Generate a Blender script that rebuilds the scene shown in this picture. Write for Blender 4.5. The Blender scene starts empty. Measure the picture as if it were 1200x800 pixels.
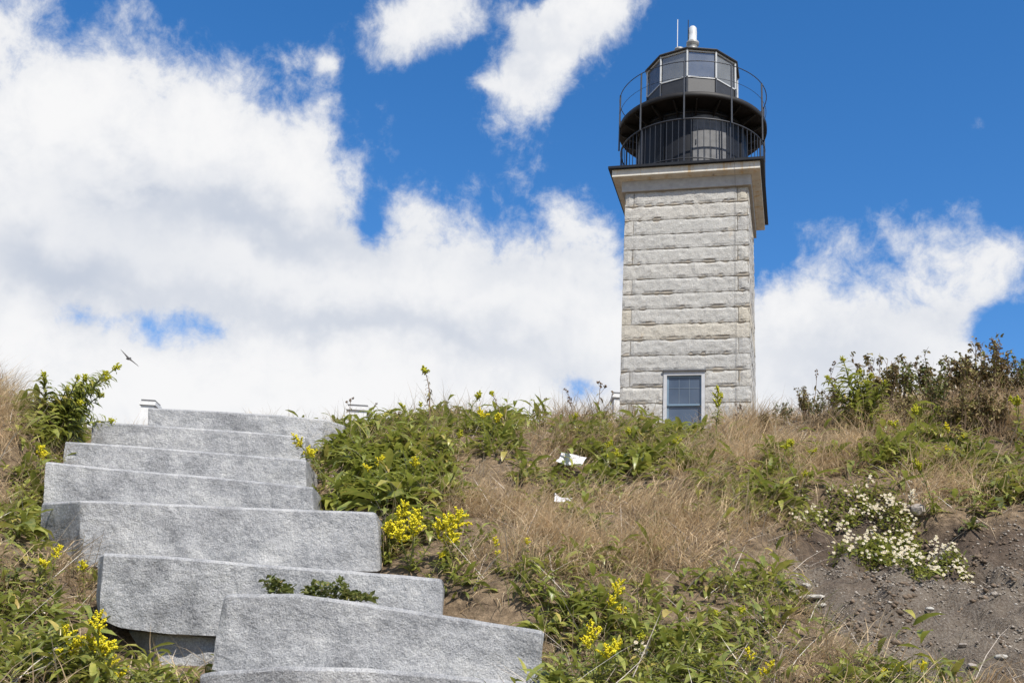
import bpy, bmesh, math, random
import numpy as np
from mathutils import Vector, Matrix, noise as mnoise

# ------------------------------------------------------------------ camera, sky, sun
S = bpy.context.scene
COL = S.collection
FPX, PITCH, ROLL = 1290.0, math.radians(18.8), math.radians(3.5)
FW = np.array([0, math.cos(PITCH), math.sin(PITCH)])
UP = np.array([0, -math.sin(PITCH), math.cos(PITCH)])
RT = np.array([1.0, 0, 0])
cam = bpy.data.cameras.new('camera')
cam.sensor_width = 36.0
cam.lens = FPX / 1200.0 * 36.0
cam.clip_end = 5000
camo = bpy.data.objects.new('camera', cam)
COL.objects.link(camo)
_r = RT * math.cos(ROLL) + UP * math.sin(ROLL)          # scene leans clockwise in the photo
_u = -RT * math.sin(ROLL) + UP * math.cos(ROLL)
camo.matrix_world = Matrix(((_r[0], _u[0], -FW[0], 0), (_r[1], _u[1], -FW[1], 0), (_r[2], _u[2], -FW[2], 0), (0, 0, 0, 1)))
S.camera = camo

SUN_AZ, SUN_EL = math.radians(154.0), math.radians(51.0)   # compass style from +Y towards +X
tosun = Vector((math.sin(SUN_AZ) * math.cos(SUN_EL), math.cos(SUN_AZ) * math.cos(SUN_EL), math.sin(SUN_EL)))
sl = bpy.data.lights.new('sun', 'SUN')
sl.energy = 5.0
sl.angle = math.radians(0.53)
sl.color = (1.0, 0.95, 0.87)
so = bpy.data.objects.new('sun', sl)
so.rotation_euler = tosun.to_track_quat('Z', 'Y').to_euler()
so.location = tosun * 60
COL.objects.link(so)

S.view_settings.view_transform = 'Standard'
S.view_settings.look = 'None'
S.view_settings.gamma = 1
S.view_settings.exposure = 0.5
S.view_settings.use_curve_mapping = False

def proj(P):
    P = np.asarray(P, float)
    d = P @ FW
    u = FPX * (P @ RT) / d
    v = FPX * (P @ UP) / d
    return np.stack([600 + u * math.cos(ROLL) + v * math.sin(ROLL), 400 - (-u * math.sin(ROLL) + v * math.cos(ROLL))], -1)
def ray(px, py):
    a, b = px - 600.0, 400.0 - py
    u = a * math.cos(ROLL) - b * math.sin(ROLL)
    v = a * math.sin(ROLL) + b * math.cos(ROLL)
    return FW + RT * u / FPX + UP * v / FPX
def at(px, py, Y):
    d = ray(px, py)
    return d * Y / d[1]

# ---- world: Nishita sky with cumulus laid out by compass direction
W = bpy.data.worlds.new('World')
S.world = W
W.use_nodes = True
nt = W.node_tree
nt.nodes.clear()
class NB:
    """tiny node builder"""
    def __init__(s, tree): s.t = tree
    def n(s, typ, **kw):
        nd = s.t.nodes.new(typ)
        for k, v in kw.items(): setattr(nd, k, v)
        return nd
    def lk(s, a, b): s.t.links.new(a, b)
    def put(s, sock, v):
        if hasattr(v, 'is_output') or isinstance(v, bpy.types.NodeSocket): s.lk(v, sock)
        else: sock.default_value = v
    def m(s, op, a, b=None, c=None, clamp=False):
        nd = s.n('ShaderNodeMath', operation=op, use_clamp=clamp)
        s.put(nd.inputs[0], a)
        if b is not None: s.put(nd.inputs[1], b)
        if c is not None: s.put(nd.inputs[2], c)
        return nd.outputs[0]
    def vm(s, op, a, b=None):
        nd = s.n('ShaderNodeVectorMath', operation=op)
        s.put(nd.inputs[0], a)
        if b is not None: s.put(nd.inputs[1], b)
        return nd.outputs[0]
    def noise(s, vec, scale, detail=4, rough=.5, lac=2.0, dist=0.0):
        nd = s.n('ShaderNodeTexNoise')
        if vec is not None: s.lk(vec, nd.inputs['Vector'])
        nd.inputs['Scale'].default_value = scale; nd.inputs['Detail'].default_value = detail
        nd.inputs['Roughness'].default_value = rough; nd.inputs['Lacunarity'].default_value = lac
        nd.inputs['Distortion'].default_value = dist
        return nd.outputs['Fac']
    def mr(s, v, a, b, c=0.0, d=1.0, kind='SMOOTHSTEP'):
        nd = s.n('ShaderNodeMapRange', interpolation_type=kind)
        s.put(nd.inputs[0], v)
        for i, x in enumerate((a, b, c, d)): s.put(nd.inputs[1 + i], x)
        return nd.outputs[0]
    def mix(s, f, a, b, blend='MIX'):
        nd = s.n('ShaderNodeMix', data_type='RGBA', blend_type=blend)
        s.put(nd.inputs[0], f)
        s.put(nd.inputs[6], a if not isinstance(a, tuple) else (*a, 1)[:4])
        s.put(nd.inputs[7], b if not isinstance(b, tuple) else (*b, 1)[:4])
        return nd.outputs[2]
    def ramp(s, f, stops):
        nd = s.n('ShaderNodeValToRGB')
        el = nd.color_ramp.elements
        while len(el) > 1: el.remove(el[-1])
        for i, (p, c) in enumerate(stops):
            e = el[0] if i == 0 else el.new(p)
            e.position = p; e.color = (*c, 1)
        s.lk(f, nd.inputs[0])
        return nd.outputs[0]

# cumulus masses: photo centre, half sizes, strength
CLOUDS = [(465, 50, 72, 66, 1.35), (540, 10, 76, 40, 1.15), (612, 115, 46, 52, 1.2), (655, 55, 76, 66, 1.35), (720, 3, 74, 52, 1.3), (560, 95, 40, 14, .5),
          (160, 8, 40, 16, .55), (1150, 145, 24, 14, .62), (1010, 175, 24, 16, .5), (385, 75, 16, 12, .6), (950, 25, 40, 12, .3), (1090, 60, 30, 12, .3),
          (205, 386, 66, 32, -.82), (180, 404, 26, 26, -.4), (95, 372, 40, 22, -.7), (436, 262, 18, 34, -.85), (690, 455, 46, 26, -.68),
          (1185, 388, 46, 34, -1.9), (1260, 400, 60, 40, -2.0), (20, 300, 16, 8, -.5)]
BANK = [(-260, 60), (-120, 10), (0, 14), (60, 28), (120, 30), (180, 48), (260, 60), (300, 92), (372, 112), (388, 150), (402, 192), (440, 212), (490, 222), (508, 246), (560, 236), (640, 238), (700, 258),
        (727, 288), (790, 345), (860, 360), (892, 330), (940, 300), (1000, 304), (1050, 292), (1085, 286), (1150, 292), (1200, 284), (1300, 250), (1420, 270)]
def azel(px, py):
    d = ray(px, py); d = d / np.linalg.norm(d)
    return math.atan2(d[0], d[1]), math.asin(d[2])

g = bpy.data.node_groups.new('cloud_field', 'ShaderNodeTree')
g.interface.new_socket('Dir', in_out='INPUT', socket_type='NodeSocketVector')
g.interface.new_socket('Lift', in_out='INPUT', socket_type='NodeSocketFloat')
g.interface.new_socket('Field', in_out='OUTPUT', socket_type='NodeSocketFloat')
b = NB(g)
gi, go = b.n('NodeGroupInput'), b.n('NodeGroupOutput')
sep = b.n('ShaderNodeSeparateXYZ'); b.lk(gi.outputs['Dir'], sep.inputs[0])
az = b.m('ARCTAN2', sep.outputs[0], sep.outputs[1])
el = b.m('ADD', b.m('ARCSINE', sep.outputs[2]), gi.outputs['Lift'])
cmb = b.n('ShaderNodeCombineXYZ'); b.lk(az, cmb.inputs[0]); b.lk(el, cmb.inputs[1])
ae = cmb.outputs[0]
tot = None
for (px, py, rx, ry, st) in CLOUDS:
    a0, e0 = azel(px, py)
    ce = max(.3, math.cos(e0))
    sa, se = rx / FPX / ce * .93, ry / FPX * .93
    q = b.vm('MULTIPLY', b.vm('SUBTRACT', ae, (a0, e0, 0)), (1 / sa, 1 / se, 0))
    d2 = b.n('ShaderNodeVectorMath', operation='DOT_PRODUCT'); b.lk(q, d2.inputs[0]); b.lk(q, d2.inputs[1])
    f = b.m('MULTIPLY', b.m('EXPONENT', b.m('MULTIPLY', d2.outputs['Value'], -1.0)), st)
    tot = f if tot is None else b.m('ADD', tot, f)
fc = b.n('ShaderNodeFloatCurve')
cv = fc.mapping.curves[0]
AZR, ELR = .75, 1.0
pts = sorted((( azel(px, py)[0] / AZR + 1) / 2, azel(px, py)[1] / ELR) for px, py in BANK)
pts = [q for q in pts if .005 < q[0] < .995]
cv.points[0].location = (0, pts[0][1]); cv.points[1].location = (1, pts[-1][1])
for q in pts: cv.points.new(*q)
for q in cv.points: q.handle_type = 'VECTOR'
fc.mapping.update()
b.lk(b.mr(az, -AZR, AZR, 0, 1, 'LINEAR'), fc.inputs['Value'])
bank = b.m('MULTIPLY', b.m('SUBTRACT', b.m('MULTIPLY', fc.outputs[0], ELR), el), 13.0)
bank = b.m('MINIMUM', b.m('MAXIMUM', bank, -1.0), 1.0)
# the rest of the sky carries the same scattered cumulus
gen = b.mr(b.noise(ae, 2.1, 2, .5), .46, .62, -1, .9)
away = b.m('MAXIMUM', b.mr(b.m('ABSOLUTE', az), .60, .74), b.mr(el, .70, .82))
bank = b.m('ADD', b.m('MULTIPLY', bank, b.m('SUBTRACT', 1.0, away)), b.m('MULTIPLY', gen, away))
tot = b.m('ADD', bank, tot)
tot = b.m('MINIMUM', b.m('MAXIMUM', tot, -1.0), 1.0)
warp = b.n('ShaderNodeTexNoise'); b.lk(ae, warp.inputs['Vector']); warp.inputs['Scale'].default_value = 14; warp.inputs['Detail'].default_value = 3
wv = b.vm('ADD', ae, b.vm('MULTIPLY', b.vm('SUBTRACT', warp.outputs['Color'], (.5, .5, .5)), (.03, .03, .03)))
n1 = b.noise(wv, 13, 12, .66)
nz = b.m('SUBTRACT', n1, .5)
fld = b.m('ADD', tot, b.m('MULTIPLY', nz, 2.9))
b.lk(fld, go.inputs['Field'])
g.interface.new_socket('Mass', in_out='OUTPUT', socket_type='NodeSocketFloat')
b.lk(tot, go.inputs['Mass'])
b.lk(wv, go.inputs['Warp']) if 'Warp' in go.inputs else None

b = NB(nt)
tc = b.n('ShaderNodeTexCoord')
dirv = tc.outputs['Generated']
nd = b.n('ShaderNodeGroup'); nd.node_tree = g
b.lk(dirv, nd.inputs['Dir']); nd.inputs['Lift'].default_value = 0
f0, mass = nd.outputs['Field'], nd.outputs['Mass']
sky = b.n('ShaderNodeTexSky', sky_type='NISHITA')
sky.sun_disc = False
sky.sun_elevation = SUN_EL
sky.sun_rotation = SUN_AZ
sky.air_density = 1.0; sky.dust_density = 0.25; sky.ozone_density = 2.2
hs = b.n('ShaderNodeHueSaturation'); hs.inputs['Saturation'].default_value = 1.30; hs.inputs['Value'].default_value = 1.10
b.lk(b.mix(1.0, sky.outputs[0], (.95, .96, 1.03), 'MULTIPLY'), hs.inputs['Color'])
SKY_STRENGTH = 0.108
CLOUD_LIT, CLOUD_GREY = (6.15, 6.15, 6.2), (3.35, 3.75, 4.5)
mask = b.m('POWER', b.mr(f0, -.30, .55), 1.15)
lowv = b.vm('ADD', dirv, (0, 0, .05))
soft = b.noise(lowv, 4.6, 6, .6, dist=.35)                        # broad swells of the cloud mass, lit tops and grey hollows
shade = b.m('MULTIPLY', b.mr(mass, .1, 1.0), b.mr(soft, .53, .80), clamp=True)
# grey undersides of the big cumulus
sxyz = b.n('ShaderNodeSeparateXYZ'); b.lk(dirv, sxyz.inputs[0])
caz = b.m('ADD', b.m('ARCTAN2', sxyz.outputs[0], sxyz.outputs[1]), b.m('MULTIPLY', b.m('SUBTRACT', soft, .5), .25))
cel = b.m('ADD', b.m('ARCSINE', sxyz.outputs[2]), b.m('MULTIPLY', b.m('SUBTRACT', b.noise(dirv, 9, 5, .6), .5), .16))
for (px, py, rx, ry, st) in [(280, 266, 165, 38, .8), (60, 325, 140, 46, .85), (330, 375, 120, 26, .4), (520, 400, 190, 34, .55), (600, 330, 70, 20, .3), (960, 425, 100, 36, .55), (150, 185, 70, 16, .22), (455, 70, 40, 14, .35), (1090, 372, 60, 22, .35), (620, 55, 70, 18, .4)]:
    a0, e0 = azel(px, py)
    qa = b.m('MULTIPLY', b.m('SUBTRACT', caz, a0), FPX * math.cos(e0) / rx); qe = b.m('MULTIPLY', b.m('SUBTRACT', cel, e0), FPX / ry)
    d2 = b.m('ADD', b.m('MULTIPLY', qa, qa), b.m('MULTIPLY', qe, qe))
    shade = b.m('ADD', shade, b.m('MULTIPLY', b.m('EXPONENT', b.m('MULTIPLY', d2, -1)), st), clamp=True)
puff = b.mr(f0, .0, 1.1)
ccol = b.mix(shade, CLOUD_LIT, CLOUD_GREY)
ccol = b.mix(b.m('MULTIPLY', b.m('SUBTRACT', 1.0, puff), .35), ccol, CLOUD_GREY)
fin = b.mix(mask, hs.outputs[0], ccol)
bg = b.n('ShaderNodeBackground'); b.lk(fin, bg.inputs[0]); bg.inputs[1].default_value = SKY_STRENGTH
W.cycles.sampling_method = 'MANUAL'; W.cycles.sample_map_resolution = 512
S.cycles.max_bounces = 5; S.cycles.diffuse_bounces = 2; S.cycles.transparent_max_bounces = 6
wo = b.n('ShaderNodeOutputWorld'); b.lk(bg.outputs[0], wo.inputs[0])

# ------------------------------------------------------------------ helpers
rng = np.random.default_rng(7)
random.seed(7)

def tag(o, label=None, cat=None, group=None, kind=None):
    if label: o['label'] = label
    if cat: o['category'] = cat
    if group: o['group'] = group
    if kind: o['kind'] = kind
    return o
def empty(name, loc=(0, 0, 0), rot=(0, 0, 0)):
    o = bpy.data.objects.new(name, None)
    o.empty_display_size = .2
    o.location = loc; o.rotation_euler = rot
    COL.objects.link(o)
    return o
def link(name, me, parent=None, mat=None, loc=None):
    o = bpy.data.objects.new(name, me)
    COL.objects.link(o)
    if mat is not None and not me.materials: me.materials.append(mat)
    if parent is not None: o.parent = parent
    if loc is not None: o.location = loc
    return o
def np_mesh(name, verts, faces, mat=None, smooth=False):
    """faces: list of integer arrays (n,k)"""
    me = bpy.data.meshes.new(name)
    verts = np.asarray(verts, np.float32)
    me.vertices.add(len(verts)); me.vertices.foreach_set('co', verts.ravel())
    tot = sum(f.shape[0] * f.shape[1] for f in faces)
    me.loops.add(tot)
    me.loops.foreach_set('vertex_index', np.concatenate([f.ravel() for f in faces]).astype(np.int32))
    cnt = np.concatenate([np.full(len(f), f.shape[1]) for f in faces])
    st = np.concatenate([[0], np.cumsum(cnt)[:-1]]).astype(np.int32)
    me.polygons.add(len(cnt)); me.polygons.foreach_set('loop_start', st)
    me.update(calc_edges=True)
    if smooth: me.polygons.foreach_set('use_smooth', np.ones(len(cnt), bool))
    if mat is not None: me.materials.append(mat)
    me.validate()
    return me
class MB:
    """collects verts and faces of one mesh"""
    def __init__(s): s.v = []; s.f = []
    def add(s, vs, fs):
        o = len(s.v); s.v += [tuple(map(float, v)) for v in vs]; s.f += [tuple(o + i for i in f) for f in fs]; return s
    def box(s, x0, x1, y0, y1, z0, z1):
        return s.add([(x0, y0, z0), (x1, y0, z0), (x1, y1, z0), (x0, y1, z0), (x0, y0, z1), (x1, y0, z1), (x1, y1, z1), (x0, y1, z1)],
                     [(0, 3, 2, 1), (4, 5, 6, 7), (0, 1, 5, 4), (1, 2, 6, 5), (2, 3, 7, 6), (3, 0, 4, 7)])
    def tube(s, pts, rad, n=8, cap=True):
        pts = [Vector(p) for p in pts]
        rad = rad if hasattr(rad, '__len__') else [rad] * len(pts)
        o = len(s.v)
        ref = None
        for i, p in enumerate(pts):
            t = (pts[min(i + 1, len(pts) - 1)] - pts[max(i - 1, 0)]).normalized()
            if ref is None: ref = Vector((1, 0, 0)) if abs(t.x) < .9 else Vector((0, 1, 0))
            a = (ref - t * ref.dot(t)).normalized(); c = t.cross(a); ref = a
            for k in range(n):
                th = 2 * math.pi * k / n
                s.v.append(tuple(p + (a * math.cos(th) + c * math.sin(th)) * rad[i]))
        for i in range(len(pts) - 1):
            for k in range(n):
                k2 = (k + 1) % n
                s.f.append((o + i * n + k, o + i * n + k2, o + (i + 1) * n + k2, o + (i + 1) * n + k))
        if cap:
            s.f.append(tuple(o + k for k in reversed(range(n)))); e = o + (len(pts) - 1) * n
            s.f.append(tuple(e + k for k in range(n)))
        return s
    def lathe(s, prof, n=32, closed=False, a0=0.0):
        """prof: list of (r, z)"""
        o = len(s.v); m = len(prof)
        for k in range(n):
            th = a0 + 2 * math.pi * k / n
            for (r, z) in prof: s.v.append((r * math.cos(th), r * math.sin(th), z))
        for k in range(n):
            k2 = (k + 1) % n
            for j in range(m if closed else m - 1):
                j2 = (j + 1) % m
                s.f.append((o + k * m + j, o + k2 * m + j, o + k2 * m + j2, o + k * m + j2))
        return s
    def mesh(s, name, mat=None, smooth=False):
        me = bpy.data.meshes.new(name)
        me.from_pydata(s.v, [], s.f)
        if smooth:
            me.polygons.foreach_set('use_smooth', np.ones(len(me.polygons), bool))
        if mat is not None: me.materials.append(mat)
        me.update()
        return me
    def build(s, name, mat, parent=None, smooth=False):
        return link(name, s.mesh(name, mat, smooth), parent)

# vectorised value noise
def _h(ix, iy, seed):
    n = (ix * 374761393 + iy * 668265263 + seed * 1442695041) & 0xffffffff
    n = ((n ^ (n >> 13)) * 1274126177) & 0xffffffff
    return ((n ^ (n >> 16)) & 0xffff) / 65535.0
def vnoise(x, y, seed=0):
    x = np.asarray(x, float); y = np.asarray(y, float)
    ix = np.floor(x).astype(np.int64); iy = np.floor(y).astype(np.int64)
    fx = x - ix; fy = y - iy
    fx = fx * fx * (3 - 2 * fx); fy = fy * fy * (3 - 2 * fy)
    a = _h(ix, iy, seed); b_ = _h(ix + 1, iy, seed); c = _h(ix, iy + 1, seed); d = _h(ix + 1, iy + 1, seed)
    return (a * (1 - fx) + b_ * fx) * (1 - fy) + (c * (1 - fx) + d * fx) * fy
def fbm(x, y, seed=0, oct=4):
    s = 0; a = .5; t = 0
    for o in range(oct):
        s = s + a * vnoise(x, y, seed + o * 17); t += a; a *= .5; x = x * 2.03 + 5.2; y = y * 2.03 + 1.7
    return s / t
def sstep(a, b_, x):
    t = np.clip((x - a) / (b_ - a), 0, 1)
    return t * t * (3 - 2 * t)

# ------------------------------------------------------------------ materials
def mat_new(name):
    m = bpy.data.materials.new(name); m.use_nodes = True
    m.node_tree.nodes.clear()
    nb = NB(m.node_tree)
    out = nb.n('ShaderNodeOutputMaterial')
    p = nb.n('ShaderNodeBsdfPrincipled'); nb.lk(p.outputs[0], out.inputs[0])
    return m, nb, p, out
def bump(nb, p, h, strength=.3, dist=.02):
    bn = nb.n('ShaderNodeBump'); bn.inputs['Strength'].default_value = strength; bn.inputs['Distance'].default_value = dist
    nb.lk(h, bn.inputs['Height']); nb.lk(bn.outputs[0], p.inputs['Normal'])
def objco(nb): return nb.n('ShaderNodeTexCoord').outputs['Object']
def simple(name, col, rough=.6, metal=0.0, spec=.5, var=.12, scale=6.0, bmp=0.0):
    m, nb, p, out = mat_new(name)
    co = objco(nb)
    n = nb.noise(co, scale, 6, .6)
    c0 = tuple(c * (1 - var) for c in col); c1 = tuple(min(1, c * (1 + var)) for c in col)
    nb.lk(nb.ramp(n, [(.3, c0), (.7, c1)]), p.inputs['Base Color'])
    p.inputs['Roughness'].default_value = rough; p.inputs['Metallic'].default_value = metal
    p.inputs['Specular IOR Level'].default_value = spec
    if bmp: bump(nb, p, nb.noise(co, scale * 8, 4, .6), bmp, .01)
    return m
def granite_step():
    m, nb, p, out = mat_new('grey_granite')
    co = objco(nb)
    oi = nb.n('ShaderNodeObjectInfo')
    co = nb.vm('ADD', co, nb.vm('MULTIPLY', oi.outputs['Location'], (3.1, 3.1, 3.1)))
    big = nb.noise(co, 3.4, 5, .62)
    mid = nb.noise(co, 34, 6, .75)
    fine = nb.noise(co, 120, 3, .7)
    base = nb.ramp(big, [(.35, (.085, .088, .096)), (.44, (.20, .204, .212)), (.53, (.325, .325, .328)), (.66, (.48, .472, .455))])
    base = nb.mix(.36, base, nb.ramp(mid, [(.32, (.12, .123, .13)), (.5, (.335, .335, .338)), (.68, (.58, .57, .55))]))
    base = nb.mix(.30, base, nb.ramp(fine, [(.34, (.09, .092, .098)), (.5, (.31, .31, .312)), (.64, (.60, .59, .57))]))
    vo = nb.n('ShaderNodeTexVoronoi'); nb.lk(co, vo.inputs['Vector']); vo.inputs['Scale'].default_value = 130
    mica = nb.mr(vo.outputs['Distance'], .12, .2, 1, 0)
    base = nb.mix(nb.m('MULTIPLY', mica, .35), base, (.06, .065, .075))
    rust = nb.mr(nb.noise(co, 5, 5, .65), .66, .78)
    base = nb.mix(nb.m('MULTIPLY', rust, .35), base, (.36, .29, .21))
    nb.lk(base, p.inputs['Base Color'])
    p.inputs['Roughness'].default_value = .82; p.inputs['Specular IOR Level'].default_value = .25
    h = nb.m('ADD', nb.m('MULTIPLY', nb.noise(co, 6, 8, .66), 1.0), nb.m('ADD', nb.m('MULTIPLY', nb.noise(co, 24, 6, .72), .26), nb.m('MULTIPLY', nb.noise(co, 90, 4, .7), .2)))
    bump(nb, p, h, 1.0, .034)
    return m
def granite_tower():
    m, nb, p, out = mat_new('pale_granite')
    co = objco(nb)
    oi = nb.n('ShaderNodeObjectInfo')
    big = nb.noise(co, 1.1, 4, .6)
    mid = nb.noise(co, 7, 6, .7)
    fine = nb.noise(co, 42, 4, .75)
    base = nb.ramp(big, [(.3, (.36, .35, .328)), (.7, (.465, .453, .425))])
    base = nb.mix(.5, base, nb.ramp(mid, [(.3, (.27, .262, .245)), (.55, (.42, .41, .385)), (.75, (.53, .517, .485))]))
    base = nb.mix(.35, base, nb.ramp(fine, [(.35, (.17, .165, .155)), (.52, (.43, .42, .39)), (.66, (.62, .60, .56))]))
    tint = nb.ramp(oi.outputs['Random'], [(0, (.86, .86, .87)), (.5, (.96, .965, .97)), (.88, (1.02, 1.0, .97)), (1, (1.0, .94, .83))])
    base = nb.mix(1.0, base, tint, 'MULTIPLY')
    rust = nb.mr(nb.noise(co, .9, 6, .65, dist=.5), .64, .74)
    base = nb.mix(nb.m('MULTIPLY', rust, .5), base, (.46, .36, .24))
    nb.lk(base, p.inputs['Base Color'])
    p.inputs['Roughness'].default_value = .88; p.inputs['Specular IOR Level'].default_value = .2
    h = nb.m('ADD', nb.noise(co, 5, 7, .68), nb.m('MULTIPLY', nb.noise(co, 28, 5, .7), .3))
    bump(nb, p, h, .7, .06)
    return m
def cornice_paint():
    m, nb, p, out = mat_new('weathered_cream_stone')
    co = objco(nb)
    st = nb.n('ShaderNodeMapping'); nb.lk(co, st.inputs[0]); st.inputs['Scale'].default_value = (3.2, 3.2, .35)
    streak = nb.mr(nb.noise(st.outputs[0], 1.3, 6, .7), .50, .66)
    streak2 = nb.mr(nb.noise(st.outputs[0], 2.1, 5, .7, dist=.3), .60, .70)
    base = nb.ramp(nb.noise(co, 4, 5, .6), [(.3, (.44, .42, .37)), (.7, (.56, .535, .475))])
    base = nb.mix(nb.m('MULTIPLY', streak, .75), base, (.42, .27, .10))
    base = nb.mix(nb.m('MULTIPLY', streak2, .6), base, (.14, .12, .10))
    nb.lk(base, p.inputs['Base Color']); p.inputs['Roughness'].default_value = .8
    bump(nb, p, nb.noise(co, 18, 5, .6), .25, .02)
    return m
def leafmat(name, stops, trans=.32, rough=.5, spec=.35, vein=True):   # vein: light coming through the leaf turns yellow-green
    m, nb, p, out = mat_new(name)
    geo = nb.n('ShaderNodeNewGeometry'); oi = nb.n('ShaderNodeObjectInfo')
    r = nb.m('FRACT', nb.m('ADD', geo.outputs['Random Per Island'], nb.m('MULTIPLY', oi.outputs['Random'], .37)))
    col = nb.ramp(r, stops)
    col = nb.mix(.35, col, nb.ramp(nb.noise(objco(nb), 30, 3, .6), [(.3, tuple(c * .7 for c in stops[0][1])), (.7, tuple(min(1, c * 1.25) for c in stops[-1][1]))]))
    if name == 'dry_grass':
        pn = nb.noise(objco(nb), 1.7, 4, .6)
        col = nb.mix(1.0, col, nb.ramp(pn, [(.34, (.55, .49, .42)), (.47, (.92, .89, .84)), (.58, (1.10, 1.08, 1.05))]), 'MULTIPLY')
    nb.lk(col, p.inputs['Base Color'])
    p.inputs['Roughness'].default_value = rough; p.inputs['Specular IOR Level'].default_value = spec
    tr = nb.n('ShaderNodeBsdfTranslucent'); nb.lk(nb.mix(.5, col, (.30, .34, .05), 'MIX') if vein else col, tr.inputs[0])
    mx = nb.n('ShaderNodeMixShader'); mx.inputs[0].default_value = trans
    nb.lk(p.outputs[0], mx.inputs[1]); nb.lk(tr.outputs[0], mx.inputs[2]); nb.lk(mx.outputs[0], out.inputs[0])
    return m
M = {}
M['step'] = granite_step()
M['tower'] = granite_tower()
M['cornice'] = cornice_paint()
M['frieze'] = simple('dressed_granite', (.34, .33, .31), .85, var=.14, scale=7, bmp=.15)
M['mortar'] = simple('grey_mortar', (.33, .295, .245), .95, var=.25, scale=9, spec=.1)
M['iron'] = simple('black_painted_iron', (.008, .009, .012), .5, var=.35, scale=5, spec=.25)
M['iron_rust'] = simple('rusty_black_iron', (.009, .008, .008), .6, var=.6, scale=3, spec=.3)
M['iron_grey'] = simple('grey_weathered_door', (.085, .086, .09), .65, var=.35, scale=4)
M['rail'] = simple('dark_rail_paint', (.02, .022, .028), .45, var=.2)
M['postgrey'] = simple('grey_painted_post', (.035, .038, .045), .5, var=.25)
M['white'] = simple('white_paint', (.66, .66, .645), .5, var=.05, scale=3)
M['whitewall'] = simple('white_clapboard', (.76, .76, .75), .65, var=.06, scale=3)
M['winframe'] = simple('grey_white_frame', (.40, .405, .415), .6, var=.08)
M['chimney'] = simple('whitewashed_brick', (.56, .56, .55), .8, var=.1, scale=7, bmp=.3)
M['roof'] = simple('grey_shingle', (.10, .10, .105), .85, var=.3, scale=9)
M['bar'] = simple('dim_glazing_bar', (.10, .13, .165), .5, var=.1)
M['sash'] = simple('blue_grey_sash', (.13, .19, .25), .45, var=.1)
M['lampwhite'] = simple('white_beacon_lens', (.44, .46, .47), .25, var=.04)
M['bracket'] = simple('galvanised_bracket', (.26, .26, .25), .55, .3, var=.4, scale=12)
M['cable'] = simple('dull_cable', (.16, .15, .14), .6)
M['greyframe'] = simple('pale_lantern_frame', (.42, .43, .43), .5, var=.12)
M['mesh'] = simple('grey_lantern_panel', (.02, .021, .024), .55, var=.25, scale=8)
M['leadroof'] = simple('dark_lead_roof', (.03, .03, .031), .6, var=.4, scale=7)
def window_glass():
    m, nb, p, out = mat_new('dark_window_glass')
    n = nb.noise(objco(nb), 1.5, 2, .5)
    nb.lk(nb.ramp(n, [(.3, (.045, .065, .10)), (.7, (.075, .10, .14))]), p.inputs['Base Color'])
    p.inputs['Roughness'].default_value = .12; p.inputs['Specular IOR Level'].default_value = .6
    return m
def lantern_glass():
    m, nb, p, out = mat_new('hazy_lantern_glass')
    d = nb.n('ShaderNodeBsdfDiffuse'); nb.lk(nb.ramp(nb.noise(objco(nb), 2.2, 3, .5), [(.3, (.13, .14, .15)), (.7, (.19, .20, .215))]), d.inputs[0])
    t = nb.n('ShaderNodeBsdfTransparent'); t.inputs[0].default_value = (.72, .78, .84, 1)
    gl = nb.n('ShaderNodeBsdfGlossy'); gl.inputs['Roughness'].default_value = .12; gl.inputs[0].default_value = (.8, .85, .9, 1)
    m1 = nb.n('ShaderNodeMixShader'); m1.inputs[0].default_value = .45; nb.lk(d.outputs[0], m1.inputs[1]); nb.lk(t.outputs[0], m1.inputs[2])
    m2 = nb.n('ShaderNodeMixShader'); m2.inputs[0].default_value = .12; nb.lk(m1.outputs[0], m2.inputs[1]); nb.lk(gl.outputs[0], m2.inputs[2])
    nb.lk(m2.outputs[0], out.inputs[0])
    return m
M['glass'] = window_glass()
M['lglass'] = lantern_glass()
M['leaf'] = leafmat('goldenrod_leaf', [(0, (.065, .11, .018)), (.3, (.115, .175, .03)), (.6, (.185, .25, .044)), (.86, (.29, .335, .066)), (.95, (.39, .37, .08)), (1, (.44, .32, .10))], .34, .36, .5)
M['leafdark'] = leafmat('dull_leaf', [(0, (.04, .075, .02)), (.5, (.065, .11, .028)), (.9, (.10, .14, .035)), (1, (.26, .18, .06))], .25)
M['brownleaf'] = leafmat('withered_leaf', [(0, (.12, .09, .045)), (.3, (.20, .15, .075)), (.6, (.16, .18, .055)), (.8, (.20, .21, .07)), (1, (.32, .23, .12))], .2, .8, .1, vein=False)
M['stem'] = simple('green_stem', (.12, .13, .035), .7, var=.3)
M['drystem'] = simple('brown_dry_stem', (.13, .085, .05), .85, var=.35, scale=20)
M['yellow'] = leafmat('yellow_florets', [(0, (.58, .45, .012)), (.5, (.72, .58, .02)), (1, (.60, .58, .05))], .12, .7, .1, vein=False)
M['yellowgreen'] = leafmat('greenish_buds', [(0, (.26, .30, .03)), (.5, (.38, .38, .035)), (1, (.50, .45, .03))], .12, .7, .1, vein=False)
M['petal'] = leafmat('cream_petals', [(0, (.42, .37, .27)), (.5, (.54, .50, .39)), (.85, (.62, .58, .48)), (1, (.40, .30, .18))], .12, .7, .1, vein=False)
M['grass'] = leafmat('dry_grass', [(0, (.40, .28, .175)), (.2, (.60, .445, .29)), (.5, (.73, .565, .38)), (.78, (.82, .68, .50)), (.9, (.46, .34, .215)), (.96, (.55, .50, .42)), (1, (.40, .34, .16))], .34, .75, .12, False)
M['deadstem'] = leafmat('grey_dead_stem', [(0, (.16, .125, .10)), (.5, (.42, .36, .30)), (1, (.60, .55, .47))], .05, .8, .1, vein=False)
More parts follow.
